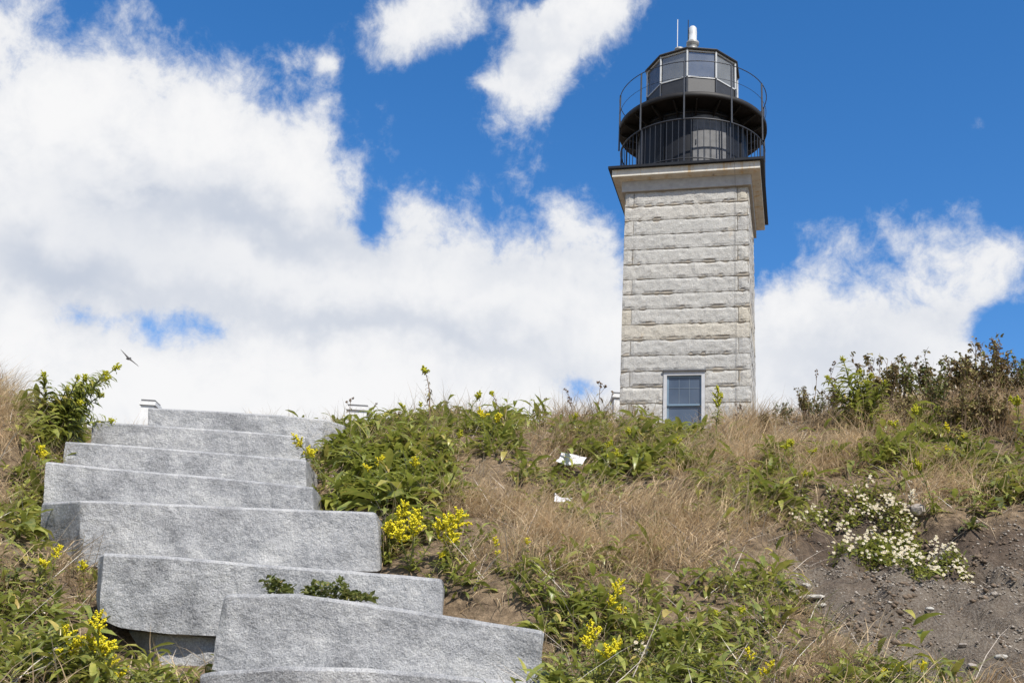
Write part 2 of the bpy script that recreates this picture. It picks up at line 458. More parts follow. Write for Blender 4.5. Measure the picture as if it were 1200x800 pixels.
M['greengrass'] = leafmat('green_grass', [(0, (.07, .12, .03)), (.5, (.12, .18, .045)), (.85, (.18, .22, .07)), (1, (.42, .34, .17))], .25, .6, .2)
M['paper'] = simple('white_litter_paper', (.52, .52, .53), .6, var=.22, scale=14)
M['bird'] = simple('dark_bird_plumage', (.045, .04, .035), .8, var=.4, scale=9)
M['pebble'] = leafmat('mixed_pebbles', [(0, (.07, .05, .037)), (.45, (.15, .115, .088)), (.8, (.24, .20, .16)), (.95, (.36, .32, .27)), (1, (.52, .49, .43))], 0.0, .85, .2, vein=False)
M['clod'] = simple('brown_clod', (.15, .112, .08), .95, var=.5, scale=5, spec=.1, bmp=.5)
M['rock'] = simple('field_stone', (.30, .26, .22), .9, var=.3, scale=8, bmp=.4)
M['palerock'] = simple('pale_stone', (.36, .34, .30), .9, var=.2, scale=8, bmp=.4)

# ------------------------------------------------------------------ terrain
# slabs: columns (top px, top py, bottom px, bottom py, distance), tread depth
SLABS = [
    ('top', [(173, 477, 172, 512, 10.4), (250, 481, 250, 520, 10.4), (330, 486, 330, 524, 10.4), (380, 490.5, 376, 526, 10.42), (404, 498, 404, 524, 10.75)], .9),
    ('2', [(108, 493, 104, 540, 9.6), (200, 499, 200, 548, 9.6), (290, 505, 290, 556, 9.6), (357, 511, 358, 560, 9.6)], 1.0),
    ('3', [(76, 516.5, 72, 568, 8.8), (150, 521, 150, 574, 8.8), (260, 530, 260, 584, 8.8), (358, 538, 359, 588, 8.8)], 1.05),
    ('4', [(54, 540, 49, 612, 8.0), (130, 548, 130, 620, 8.0), (250, 558, 250, 630, 8.0), (367, 570, 368, 636, 8.0)], 1.05),
    ('5', [(50, 588, 46, 652, 7.55), (70, 587, 68, 661, 7.35), (95, 585.5, 95, 664, 7.1), (110, 585.5, 110, 664, 7.1), (250, 592, 250, 668, 7.1), (380, 597, 385, 669, 7.1), (438, 599.2, 443, 669, 7.1), (441, 600.5, 446, 667, 7.115)], 1.1),
    ('6', [(117, 649, 112, 700, 6.30), (122, 647.3, 116, 724, 6.22), (136, 647.5, 140, 735, 6.2), (200, 651, 195, 742, 6.2), (300, 660, 300, 747, 6.2), (420, 669, 420, 755, 6.2), (516, 677.3, 516, 760, 6.2), (518, 679, 518, 759, 6.21)], 1.15),
    ('7', [(262, 696.5, 247, 784, 5.52), (268, 695, 262, 787, 5.5), (345, 694.5, 345, 791, 5.5), (430, 706, 430, 795, 5.5), (540, 723, 540, 800, 5.5), (634, 738, 630, 806, 5.5), (638, 741, 634, 804, 5.53)], 1.0),
    ('8', [(140, 737, 140, 800, 6.62), (184, 739, 184, 810, 6.28), (260, 744, 260, 814, 6.26), (340, 748, 340, 820, 6.26)], .5),
    ('9', [(234, 789, 232, 850, 5.2), (250, 786, 250, 852, 5.16), (330, 780, 330, 856, 5.15), (430, 782, 430, 860, 5.15), (620, 799, 620, 870, 5.15)], .95),
]
ctrl = []
def cp(px, py, Y, dz=0): p = at(px, py, Y); ctrl.append((p[0], p[1], p[2] + dz))
for (px, py, Y) in [(640, 800, 5.3), (900, 800, 5.25), (1060, 800, 5.15), (1200, 800, 5.0), (700, 700, 6.6), (850, 700, 6.6), (1000, 700, 6.4), (1200, 700, 6.2),
                    (560, 690, 6.6), (500, 640, 7.3), (600, 620, 7.9), (700, 600, 8.2), (850, 600, 8.2), (1000, 610, 7.9), (1200, 610, 7.8),
                    (450, 590, 8.2), (480, 540, 9.2), (600, 540, 9.4), (700, 535, 9.6), (850, 535, 9.6), (1000, 540, 9.3), (1200, 535, 9.2),
                    (420, 520, 10.2), (500, 500, 10.7), (600, 502, 10.9), (700, 503, 11), (760, 512, 11), (840, 514, 11), (900, 503, 11), (1000, 482, 11), (1100, 468, 11.2), (1200, 458, 11.2),
                    (0, 458, 9.3), (60, 520, 9.0), (140, 806, 5.9), (190, 806, 6.0), (230, 806, 6.0), (110, 780, 6.1), (0, 600, 7.4), (30, 620, 7.4), (0, 700, 6.2), (70, 720, 6.2), (0, 800, 5.1), (120, 800, 5.2), (-200, 600, 7.4), (-200, 800, 5.0), (-200, 450, 9.8),
                    (1400, 800, 4.9), (1400, 600, 7.6), (1400, 450, 11)]:
    cp(px, py, Y)
for (nm, cols, dep) in SLABS:
    if nm == '8': continue
    xs = [at(c[0], c[1], c[4]) for c in cols]
    zt = min(p[2] for p in xs); D = min(c[4] for c in cols)
    zb = max(at(c[2], c[3], c[4])[2] for c in cols)
    xm = .5 * (xs[0][0] + xs[-1][0])
    ctrl.append((xm, D + .45, zt - .40))
    ctrl.append((xs[-1][0] + .12, D + .35, zt - .20))
    ctrl.append((xs[0][0] - .15, D + .45, zt - (.55 if nm == 'top' else .22)))
    if nm == 'top': ctrl += [(xs[0][0] - .5, D + .6, zt - .5), (xs[0][0] - .3, D + 1.4, zt - .4), (xs[0][0] - .9, D + 1.2, zt - .35)]
for x in (-7, -3, 0, 3, 7, 11):
    ctrl += [(x, 13.0, 3.05 + .07 * max(0, x)), (x, 17, 3.7), (x, 28, 5.2), (x, 40, 5.6), (x, 50, 5.4), (x, 3.2, -.7), (x, 0, -1.62), (x, -4, -2.2)]
for x in (-11, 14):
    ctrl += [(x, 0, -1.6), (x, 5, .1), (x, 8, 1.5), (x, 11, 3.0), (x, 17, 3.7), (x, 28, 5.2), (x, 50, 5.4)]
CT = np.array(ctrl)
def _tps(r2): return np.where(r2 > 1e-9, .5 * r2 * np.log(np.maximum(r2, 1e-9)), 0)
_n = len(CT)
_K = _tps(((CT[:, None, :2] - CT[None, :, :2]) ** 2).sum(-1)) + np.eye(_n) * .06
_P = np.c_[np.ones(_n), CT[:, :2]]
_A = np.zeros((_n + 3, _n + 3)); _A[:_n, :_n] = _K; _A[:_n, _n:] = _P; _A[_n:, :_n] = _P.T
_w = np.linalg.solve(_A, np.r_[CT[:, 2], 0, 0, 0])
def zbase(x, y):
    x = np.atleast_1d(np.asarray(x, float)); y = np.atleast_1d(np.asarray(y, float))
    xc = np.clip(x, -11, 14); yc = np.clip(y, -4, 50)
    out = np.empty(x.shape)
    fl = xc.ravel(); fy = yc.ravel(); o = out.reshape(-1)
    for i in range(0, len(fl), 20000):
        a = fl[i:i + 20000]; c = fy[i:i + 20000]
        r2 = (a[:, None] - CT[None, :, 0]) ** 2 + (c[:, None] - CT[None, :, 1]) ** 2
        o[i:i + 20000] = _tps(r2) @ _w[:_n] + _w[_n] + _w[_n + 1] * a + _w[_n + 2] * c
    far = np.maximum(0, y - 50) + np.maximum(0, -4 - y)
    return out - .03 * far
# eroded soil scar on the right, in plan (from its outline in the photo)
def poly_in(px, py, poly):
    poly = np.array(poly, float); ins = np.zeros(px.shape, bool); j = len(poly) - 1
    for i in range(len(poly)):
        xi, yi = poly[i]; xj, yj = poly[j]
        c = ((yi > py) != (yj > py)) & (px < (xj - xi) * (py - yi) / (yj - yi + 1e-12) + xi)
        ins ^= c; j = i
    return ins
_Z0 = {}
def plan_of(px, py):
    """photo position on the bare terrain -> plan x, y"""
    d = ray(px, py); ys = np.linspace(4.2, 13.5, 380)
    P = d[None, :] * (ys / d[1])[:, None]
    zz = zbase(P[:, 0], P[:, 1])
    below = np.where(P[:, 2] <= zz)[0]
    k = below[0] if len(below) else len(ys) - 60
    return P[k, 0], P[k, 1]
SCAR = [plan_of(*q) for q in [(895, 660), (925, 618), (950, 588), (1010, 582), (1060, 600), (1130, 604), (1200, 600), (1340, 590), (1400, 700), (1380, 800), (1230, 800), (1100, 798), (1010, 770), (960, 742), (915, 712)]]
SCAR += []
def seg_dist(x, y, poly):
    dmin = np.full(x.shape, 1e9)
    for i in range(len(poly)):
        ax, ay = poly[i]; bx, by = poly[(i + 1) % len(poly)]
        t = np.clip(((x - ax) * (bx - ax) + (y - ay) * (by - ay)) / ((bx - ax) ** 2 + (by - ay) ** 2 + 1e-12), 0, 1)
        dmin = np.minimum(dmin, np.hypot(x - ax - t * (bx - ax), y - ay - t * (by - ay)))
    return dmin
def scar(x, y):
    """1 inside the bare soil, 0 outside, ragged edge"""
    x = np.asarray(x, float); y = np.asarray(y, float)
    sd = seg_dist(x, y, SCAR) * np.where(poly_in(x, y, SCAR), 1, -1)
    sd = sd + (fbm(x * 2.2, y * 2.2, 5) - .5) * .5
    return sstep(-.05, .12, sd)
HOLES = [(*plan_of(1140, 640), .10, .12, .20), (*plan_of(1160, 652), .09, .10, .16), (*plan_of(1128, 712), .07, .08, .10), (*plan_of(1100, 650), .10, .09, .10), (*plan_of(1185, 630), .14, .12, .18)]   # little eroded hollows
def ground_z(x, y):
    x = np.atleast_1d(np.asarray(x, float)); y = np.atleast_1d(np.asarray(y, float))
    z = zbase(x, y)
    near = sstep(16, 12, y) * sstep(3.5, 5, y)
    sc = scar(x, y) * near
    z = z + near * ((fbm(x * 1.3, y * 1.3, 1) - .5) * .16 + (fbm(x * 6, y * 6, 2) - .5) * .05)
    z = z - sc * .17 + sc * ((fbm(x * 2.7, y * 2.7, 3, 5) - .5) * .34 + (fbm(x * 9, y * 9, 4, 4) - .5) * .20)
    for (hx_, hy_, rx_, ry_, dp) in HOLES: z = z - dp * np.exp(-(((x - hx_) / rx_) ** 2 + ((y - hy_) / ry_) ** 2) ** 2)
    return z
def axis(segs):
    out = []
    for a, b_, st in segs: out += list(np.arange(a, b_ - 1e-6, st))
    return np.array(out + [segs[-1][1]])
gx = axis([(-900, -100, 200), (-100, -20, 20), (-20, -7, 1), (-7, 8, .055), (8, 20, 1), (20, 100, 20), (100, 900, 200)])
gy = axis([(-900, -100, 200), (-100, -10, 15), (-10, 3.6, .8), (3.6, 12.6, .055), (12.6, 16, .2), (16, 60, 2), (60, 100, 20), (100, 900, 200)])
GX, GY = np.meshgrid(gx, gy)
GZ = ground_z(GX.ravel(), GY.ravel())
nx, ny = len(gx), len(gy)
idx = np.arange(nx * ny).reshape(ny, nx)
gq = np.stack([idx[:-1, :-1], idx[:-1, 1:], idx[1:, 1:], idx[1:, :-1]], -1).reshape(-1, 4)
def soil_mat():
    m, nb, p, out = mat_new('soil_and_thatch')
    co = objco(nb)
    at_ = nb.n('ShaderNodeAttribute'); at_.attribute_name = 'bare'
    n1, n2, n3 = nb.noise(co, 2.2, 5, .6), nb.noise(co, 14, 6, .7), nb.noise(co, 70, 4, .7)
    soil = nb.mix(.5, nb.ramp(n1, [(.32, (.060, .040, .026)), (.5, (.128, .098, .070)), (.68, (.22, .185, .142))]),
                  nb.ramp(n2, [(.3, (.05, .034, .023)), (.55, (.13, .102, .075)), (.75, (.25, .213, .165))]))
    soil = nb.mix(.4, soil, nb.ramp(n3, [(.35, (.05, .04, .033)), (.5, (.16, .138, .114)), (.68, (.33, .31, .275))]))
    hu_ = nb.n('ShaderNodeAttribute'); hu_.attribute_name = 'humus'
    soil = nb.mix(nb.m('MULTIPLY', hu_.outputs['Fac'], .75), soil, nb.ramp(n2, [(.3, (.030, .020, .014)), (.55, (.075, .052, .037)), (.75, (.14, .10, .075))]))
    th = nb.ramp(n2, [(.3, (.06, .043, .029)), (.5, (.165, .12, .077)), (.72, (.32, .235, .15))])
    nb.lk(nb.mix(at_.outputs['Fac'], th, soil), p.inputs['Base Color'])
    p.inputs['Roughness'].default_value = .95; p.inputs['Specular IOR Level'].default_value = .12
    bump(nb, p, nb.m('ADD', n2, nb.m('MULTIPLY', n3, .5)), .9, .04)
    return m
gme = np_mesh('ground', np.c_[GX.ravel(), GY.ravel(), GZ], [gq], soil_mat(), True)
ba = gme.attributes.new('bare', 'FLOAT', 'POINT')
ba.data.foreach_set('value', scar(GX.ravel(), GY.ravel()).astype(np.float32))
hu = gme.attributes.new('humus', 'FLOAT', 'POINT')        # dark topsoil layer exposed under the sod along the upper rim
hu.data.foreach_set('value', sstep(7.0, 7.7, GY.ravel() + (fbm(GX.ravel() * 3, GY.ravel() * 3, 91) - .5) * 1.2).astype(np.float32))
tag(link('ground', gme), kind='structure')

def hit(px, py, sink=.01):
    """where the photo position meets the ground"""
    d = ray(px, py); ys = np.linspace(4.3, 13.2, 600)
    P = d[None, :] * (ys / d[1])[:, None]
    zz = ground_z(P[:, 0], P[:, 1])
    below = np.where(P[:, 2] <= zz)[0]
    k = below[0] if len(below) else int(np.argmin(P[:, 2] - zz))
    return np.array([P[k, 0], P[k, 1], zz[k] - sink])

# ------------------------------------------------------------------ granite steps
SLABLAB = {
    'top': 'topmost granite stair slab, narrowest, against the sky', '2': 'second granite stair slab from the top',
    '3': 'third granite stair slab from the top', '4': 'fourth granite stair slab from the top, stained along its foot',
    '5': 'thick granite stair slab with its shaded left end showing', '6': 'long granite stair slab with green weeds growing on it',
    '7': 'large crooked granite slab lying tilted down to the right', '8': 'dark granite block wedged under the long slab at lower left',
    '9': 'lowest granite stair slab, cut off by the photo bottom'}
SLABBOX = []
def make_slab(nm, cols, dep, seed):
    cc = np.array(cols, float)
    top = np.array([at(c[0], c[1], c[4]) for c in cols]); bot = np.array([at(c[2], c[3], c[4]) for c in cols])
    L = np.r_[0, np.cumsum(np.linalg.norm(np.diff(top, axis=0), axis=1))]
    ss = np.linspace(0, L[-1], max(24, int(L[-1] / .03)))
    ss = np.unique(np.r_[ss, [.012, L[-1] - .012, .03, L[-1] - .03]])
    T = np.stack([np.interp(ss, L, top[:, k]) for k in range(3)], -1)
    B = np.stack([np.interp(ss, L, bot[:, k]) for k in range(3)], -1)
    rim = .02
    prof = [(0, 1)]                                   # front bottom -> front top
    nz = 10
    ring = []
    for i in range(len(ss)):
        t, b_ = T[i], B[i]
        h = t[2] - b_[2]
        pts = []; nrm = []
        for k in range(nz + 1):
            f = k / nz; f = min(f, 1 - rim / h * .9)
            pts.append(b_ + (t - b_) * f + np.array([0, 0, 0])); nrm.append((0, -1, 0))
        pts.append(t + np.array([0, rim * .45, -rim * .38])); nrm.append((0, -.7, .7))
        pts.append(t + np.array([0, rim, 0])); nrm.append((0, 0, 1))
        back_y = cc[:, 4].min() + dep
        for f in (.12, .3, .55, .8, 1.0):
            pts.append(np.array([t[0], t[1] + rim + (back_y - t[1] - rim) * f, t[2] + .0])); nrm.append((0, 0, 1))
        for f in (.35, 1.0):
            pts.append(np.array([t[0], back_y, t[2] - h * f])); nrm.append((0, 1, 0))
        pts.append(b_ + np.array([0, .12, 0])); nrm.append((0, 0, -1))
        ring.append((np.array(pts), np.array(nrm, float)))
    V = []
    K = len(ring[0][0])
    zc = None
    for i, (P, N) in enumerate(ring):
        c = P.mean(0); e = min(ss[i], L[-1] - ss[i])
        shrink = 1 - .012 * max(0, 1 - e / .025) ** 2
        for k in range(K):
            p = c + (P[k] - c) * np.array([1, shrink if P[k][1] < cc[:, 4].min() + .3 else 1, shrink])
            
            v = Vector(p) + Vector((seed * 3.7, 0, seed * 1.3))
            d = (mnoise.fractal(v * 2.4, 1.0, 2.0, 3) * .012 + (abs(mnoise.fractal(v * 4.5, .8, 2.0, 3)) - .25) * .022 + mnoise.fractal(v * 14, .7, 2.0, 3) * .008)
            edge = mnoise.noise(v * 7) * .008
            d *= {nz - 3: .75, nz - 2: .5, nz - 1: .25, nz: .2, nz + 1: .2, nz + 2: .2}.get(k, 1)
            q = p + N[k] * d
            if N[k][2] > .5: q = p + N[k] * d * .25
            if nz - 1 <= k <= nz + 2: q = q + np.array([0, 0, edge * .2])
            if e < .008: q[0] += mnoise.fractal(v * 6, 1, 2, 3) * .010
            V.append(q)
    n = len(ss)
    ii = np.arange(n * K).reshape(n, K)
    F = []
    for k in range(K):
        k2 = (k + 1) % K
        F.append(np.stack([ii[:-1, k], ii[1:, k], ii[1:, k2], ii[:-1, k2]], -1))
    V = np.array(V)
    org = np.array([T[:, 0].mean(), T[:, 1].min(), B[:, 2].min()])
    me = np_mesh('granite_slab', V - org, [np.concatenate(F), ii[0][None, ::-1], ii[-1][None, :]][0:1] + [ii[0][None, :], ii[-1][None, ::-1]], M['step'])
    bm = bmesh.new(); bm.from_mesh(me); bmesh.ops.recalc_face_normals(bm, faces=bm.faces); bm.to_mesh(me); bm.free()
    me.polygons.foreach_set('use_smooth', np.ones(len(me.polygons), bool))
    me.set_sharp_from_angle(angle=math.radians(24))
    o = link('granite_slab', me, loc=org)
    tag(o, SLABLAB[nm], 'stair slab', 'granite slabs of the stair up the bank', 'thing')
    SLABBOX.append((T[:, 0].min(), T[:, 0].max(), T[:, 1].min() - .02, T[:, 1].min() + dep))
for k, (nm, cols, dep) in enumerate(SLABS): make_slab(nm, cols, dep, k + 1)

# ------------------------------------------------------------------ lighthouse
TX, TY, TYAW = 5.15, 29.95, math.radians(-15.2)
TW = 1.75
ZB = 5.04
TOPZ, CH = 14.51, .451
lh = empty('lighthouse', (TX, TY, 0), (0, 0, TYAW))
tag(lh, 'square granite lighthouse tower with black iron gallery and glazed lantern', 'lighthouse')
def fb3(p, sc, o=4): return mnoise.fractal(Vector(p) * sc, .9, 2.0, o)
def rock_block(x0, x1, y0, y1, z0, z1, outs, parent):
    """box whose outward faces are split-faced stone"""
    g_ = .008
    x0 += g_; x1 -= g_; y0 += g_; y1 -= g_; z0 += g_; z1 -= g_
    V, F = [], []
    def face(o, du, dv, n, rocky):
        o = np.array(o); du = np.array(du); dv = np.array(dv); n = np.array(n, float)
        lu, lv = np.linalg.norm(du), np.linalg.norm(dv)
        nu, nv = (max(2, int(lu / .085)), max(2, int(lv / .075))) if rocky else (1, 1)
        base = len(V)
        for j in range(nv + 1):
            for i in range(nu + 1):
                a, c = i / nu, j / nv
                p = o + du * a + dv * c
                if rocky:
                    em = min(a * lu, (1 - a) * lu, c * lv, (1 - c) * lv)
                    k = min(1, em / .06)
                    p = p + n * (k * (.010 + .014 * fb3(p, 2.6) + .009 * fb3(p, 9)))
                    if em < 1e-6:
                        ch = max(0, fb3(p + 9.3, 2.4)) * .06 + max(0, fb3(p + 3.1, 7)) * .05
                        p = p - n * ch * .6
                        if c * lv < 1e-6: p[2] += ch * .9
                        elif (1 - c) * lv < 1e-6: p[2] -= ch * .5
                V.append(p)
        for j in range(nv):
            for i in range(nu):
                q = base + j * (nu + 1) + i
                F.append((q, q + 1, q + nu + 2, q + nu + 1))
    X, Y, Z = x1 - x0, y1 - y0, z1 - z0
    face((x0, y0, z0), (X, 0, 0), (0, 0, Z), (0, -1, 0), 'f' in outs)
    face((x1, y0, z0), (0, Y, 0), (0, 0, Z), (1, 0, 0), 'r' in outs)
    face((x1, y1, z0), (-X, 0, 0), (0, 0, Z), (0, 1, 0), 'b' in outs)
    face((x0, y1, z0), (0, -Y, 0), (0, 0, Z), (-1, 0, 0), 'l' in outs)
    face((x0, y0, z1), (X, 0, 0), (0, Y, 0), (0, 0, 1), False)
    face((x0, y1, z0), (X, 0, 0), (0, -Y, 0), (0, 0, -1), False)
    me = bpy.data.meshes.new('stone_block'); me.from_pydata([tuple(v) for v in V], [], F)
    me.materials.append(M['tower']); me.update()
    return link('stone_block', me, parent)
WX0, WX1, WZ0, WZ1 = -.56, .545, 7.42, 9.10        # window opening
QL, QR = .27, .31                                  # width of the quoin ends seen on the front
i = 0
z1 = TOPZ
while z1 > ZB + .05:
    z0 = z1 - CH
    typeA = (i % 2 == 0)
    t = .34
    win = z0 < WZ1 - .05 and z1 > WZ0 + .05
    spans = []
    fx0, fx1 = (-TW + QL, TW - QR) if typeA else (-TW, TW)
    if win: spans = [(fx0, WX0, z0, z1), (WX1, fx1, z0, z1)]
    else: spans = [(fx0, fx1, z0, z1)]
    if win and z0 < WZ0 - .02: spans.append((WX0, WX1, z0, WZ0 - .06))
    for (a, c, e, f) in spans:
        rock_block(a, c, -TW, -TW + t, e, f, 'f' + ('' if typeA else ('l' if a == -TW else '') + ('r' if c == TW else '')), lh)
    bx0, bx1 = (-TW + QL, TW - QR) if typeA else (-TW, TW)
    rock_block(bx0, bx1, TW - t, TW, z0, z1, 'b' + ('' if typeA else 'lr'), lh)
    sy0, sy1 = (-TW, TW) if typeA else (-TW + t, TW - t)
    rock_block(-TW, -TW + (QL if typeA else t), sy0, sy1, z0, z1, 'l' + ('fb' if typeA else ''), lh)
    rock_block(TW - (QR if typeA else t), TW, sy0, sy1, z0, z1, 'r' + ('fb' if typeA else ''), lh)
    z1 = z0; i += 1
core = MB()
core.box(-TW + .022, WX0 - .0, -TW + .022, TW - .022, ZB - .5, TOPZ)
core.box(WX1 + .0, TW - .022, -TW + .022, TW - .022, ZB - .5, TOPZ)
core.box(WX0, WX1, -TW + .022, TW - .022, ZB - .5, WZ0 - .06)
core.box(WX0, WX1, -TW + .022, TW - .022, WZ1 + .02, TOPZ)
core.box(WX0, WX1, -TW + .33, TW - .022, WZ0 - .06, WZ1 + .02)
core.build('mortar_core', M['mortar'], lh)
# window
wf = MB(); yf = -TW - .02
wf.box(WX0, WX0 + .09, yf, yf + .2, WZ0, WZ1 - .03); wf.box(WX1 - .09, WX1, yf, yf + .2, WZ0, WZ1 - .03)
wf.box(WX0 + .09, WX1 - .09, yf, yf + .2, WZ1 - .14, WZ1 - .03); wf.box(WX0 - .03, WX1 + .03, yf - .05, yf + .2, WZ0 - .055, WZ0)
win = wf.build('window_frame', M['winframe'], lh)
MB().box(WX0 - .02, WX1 + .03, yf - .05, yf + .2, WZ1 - .03, WZ1 + .012).build('head_flashing', M['iron_grey'], win)
ax, bx, az_, bz = WX0 + .09, WX1 - .09, WZ0, WZ1 - .14
mz = az_ + (bz - az_) * .47
for (nm, lo, hi, yy) in (('upper_sash', mz - .02, bz, yf + .06), ('lower_sash', az_, mz + .02, yf + .10)):
    s = MB(); w = .05
    s.box(ax, ax + w, yy, yy + .035, lo, hi); s.box(bx - w, bx, yy, yy + .035, lo, hi)
    s.box(ax + w, bx - w, yy, yy + .035, lo, lo + w); s.box(ax + w, bx - w, yy, yy + .035, hi - w, hi)
    so_ = s.build('window_sash', M['sash'], lh)
    MB().box(ax + w - .004, bx - w + .004, yy + .012, yy + .02, lo + w - .004, hi - w + .004).build('pane', M['glass'], so_)
    if nm == 'upper_sash':
        for q in (1, 2):
            xx = ax + w + (bx - ax - 2 * w) * q / 3
            MB().box(xx - .008, xx + .008, yy + .005, yy + .0115, lo + w, hi - w).build('glazing_bar', M['bar'], so_)
        MB().box(ax + w, bx - w, yy + .0035, yy + .0045 + .006, (lo + hi) / 2 + .06, (lo + hi) / 2 + .076).build('glazing_bar', M['bar'], so_)
# cornice
def sq(prof):
    m = MB(); n = len(prof)
    for (h, z) in prof: m.v += [(-h, -h, z), (h, -h, z), (h, h, z), (-h, h, z)]
    for j in range(n - 1):
        for k in range(4):
            k2 = (k + 1) % 4; m.f.append((j * 4 + k, j * 4 + k2, j * 4 + 4 + k2, j * 4 + 4 + k))
    m.f.append((3, 2, 1, 0)); e = (n - 1) * 4; m.f.append((e, e + 1, e + 2, e + 3))
    return m
sq([(1.75, TOPZ), (1.83, TOPZ), (1.83, 14.84)]).build('frieze', M['frieze'], lh)
sq([(1.84, 14.84), (1.90, 14.865), (2.085, 14.885), (2.085, 15.10)]).build('cornice', M['cornice'], lh)
sq([(2.11, 15.10), (2.19, 15.105), (2.19, 15.175), (2.17, 15.19)]).build('deck', M['iron'], lh)
# watch room drum under the lantern gallery
DR = 1.64
drum = MB(); drum.lathe([(DR, 15.19), (DR, 17.2)], 48); dro = drum.build('watch_room', M['iron'], lh, True)
for k in range(12):
    a = 2 * math.pi * k / 12 + .1
    r_ = MB(); c, s_ = math.cos(a), math.sin(a)
    px_, py_ = (DR + .012) * c, (DR + .012) * s_
    r_.tube([(px_, py_, 15.2), (px_, py_, 17.2)], .028, 6)
    r_.build('plate_rib', M['iron'], dro)
for z in (15.3, 17.1):
    ring_ = MB(); ring_.lathe([(DR, z - .05), (DR + .035, z - .05), (DR + .035, z + .05), (DR, z + .05)], 48); ring_.build('band', M['iron'], dro, True)
# curved grey door on the side turned to the light
def cyl_patch(r, a0, a1, z0, z1, th, arch=0.0, n=14):
    m = MB()
    for k in range(n + 1):
        f = k / n; a = a0 + (a1 - a0) * f
        zt = z1 - arch * (2 * f - 1) ** 2
        for (rr, z) in ((r, z0), (r + th, z0), (r + th, zt), (r, zt)): m.v.append((rr * math.cos(a), rr * math.sin(a), z))
    for k in range(n):
        for j in range(4):
            j2 = (j + 1) % 4; m.f.append((k * 4 + j, k * 4 + 4 + j, k * 4 + 4 + j2, k * 4 + j2))
    m.f.append((0, 1, 2, 3)); e = n * 4; m.f.append((e + 3, e + 2, e + 1, e))
    return m
af = -math.pi / 2 - TYAW * 0
ad = math.radians(-90 + 8 + 15)
door = cyl_patch(DR, ad - .32, ad + .32, 15.25, 17.0, .03, .12).build('door', M['iron_grey'], lh, False)
hx = (DR + .045)
MB().tube([(hx * math.cos(ad - .24), hx * math.sin(ad - .24), 16.0), (hx * math.cos(ad - .24), hx * math.sin(ad - .24), 16.16)], .015, 6).build('handle', M['rail'], door)
# upper gallery
GR = 2.25
MB().lathe([(DR - .1, 17.2), (GR - .03, 17.24), (GR, 17.24), (GR, 17.40), (GR - .04, 17.42), (1.2, 17.42)], 64).build('upper_gallery', M['iron_rust'], lh, True)
for k in range(20):
    a = 2 * math.pi * (k + .5) / 20
    c, s_ = math.cos(a), math.sin(a)
    m = MB(); w = .018
    pr = [(DR, 17.215), (DR, 16.95), (DR + .1, 16.98), (GR - .08, 17.19), (GR - .08, 17.232)]
    for sgn in (-1, 1):
        for (r, z) in pr: m.v.append((r * c - sgn * w * s_, r * s_ + sgn * w * c, z))
    n = len(pr)
    m.f.append(tuple(range(n))[::-1]); m.f.append(tuple(range(n, 2 * n)))
    for j in range(n): m.f.append((j, (j + 1) % n, n + (j + 1) % n, n + j))
    m.build('bracket', M['iron_rust'], lh)
def circ(r, z, n=72): return [(r * math.cos(2 * math.pi * k / n), r * math.sin(2 * math.pi * k / n), z) for k in range(n + 1)]
LR = 2.17
MB().tube(circ(LR, 16.56), .026, 6, False).build('lower_rail', M['rail'], lh, True)
MB().tube(circ(LR, 15.29), .018, 6, False).build('foot_rail', M['rail'], lh, True)
balm = MB().tube([(0, 0, 15.19), (0, 0, 16.55)], .0115, 5).mesh('baluster', M['rail'])
NB_ = 76
for k in range(NB_):
    a = 2 * math.pi * k / NB_
    o = link('baluster', balm, lh, loc=(LR * math.cos(a), LR * math.sin(a), 0))
PA = [math.radians(-90 + d + 15.2 - 15.2) for d in (0,)]
MB().tube(circ(GR, 18.42), .014, 5, False).build('upper_rail', M['rail'], lh, True)
MB().tube(circ(GR - .02, 17.9), .008, 4, False).build('middle_rail', M['rail'], lh, True)
viewa = math.atan2(-TY, -TX) - TYAW                 # direction from the tower to the path, in tower axes
postm = MB().tube([(0, 0, 16.5), (0, 0, 18.43)], .026, 6).mesh('post', M['postgrey'])
post2 = MB().tube([(0, 0, 15.19), (0, 0, 16.56)], .026, 6).mesh('post', M['rail'])
for k in range(10):
    a = viewa + math.radians(-6 + 36 * k)
    link('post', postm, lh, loc=((GR - .0) * math.cos(a), (GR - .0) * math.sin(a), 0))
    link('post', post2, lh, loc=(LR * math.cos(a), LR * math.sin(a), 0))
# lantern: ten sides
LRad = 1.42
ang = [viewa + math.radians(-6.4 + 36 * k) for k in range(10)]
def ngon_ring(prof, off=0.0):
    m = MB(); n = 10
    for (r, z) in prof:
        for a in ang: m.v.append((r * math.cos(a), r * math.sin(a), z))
    for j in range(len(prof) - 1):
        for k in range(n):
            k2 = (k + 1) % n; m.f.append((j * n + k, j * n + k2, j * n + n + k2, j * n + n + k))
    return m
def quad_panel(a0, a1, r, z0, z1, th, inset, mat, name, par):
    p0 = Vector((r * math.cos(a0), r * math.sin(a0), 0)); p1 = Vector((r * math.cos(a1), r * math.sin(a1), 0))
    d = (p1 - p0).normalized(); nrm = Vector((d.y, -d.x, 0))
    p0 = p0 + d * inset; p1 = p1 - d * inset
    m = MB(); vs = []
    for z in (z0, z1):
        for p in (p0, p1, p1 - nrm * th, p0 - nrm * th): vs.append((p.x, p.y, z))
    m.add(vs, [(0, 3, 2, 1), (4, 5, 6, 7), (0, 1, 5, 4), (1, 2, 6, 5), (2, 3, 7, 6), (3, 0, 4, 7)])
    return m.build(name, mat, par)
LZ0, LZ1, LZ2 = 17.42, 18.45, 19.36
lant = ngon_ring([(LRad - .02, LZ0), (LRad + .03, LZ0), (LRad + .03, LZ0 + .08), (LRad - .02, LZ0 + .08)]).build('lantern_base', M['iron'], lh)
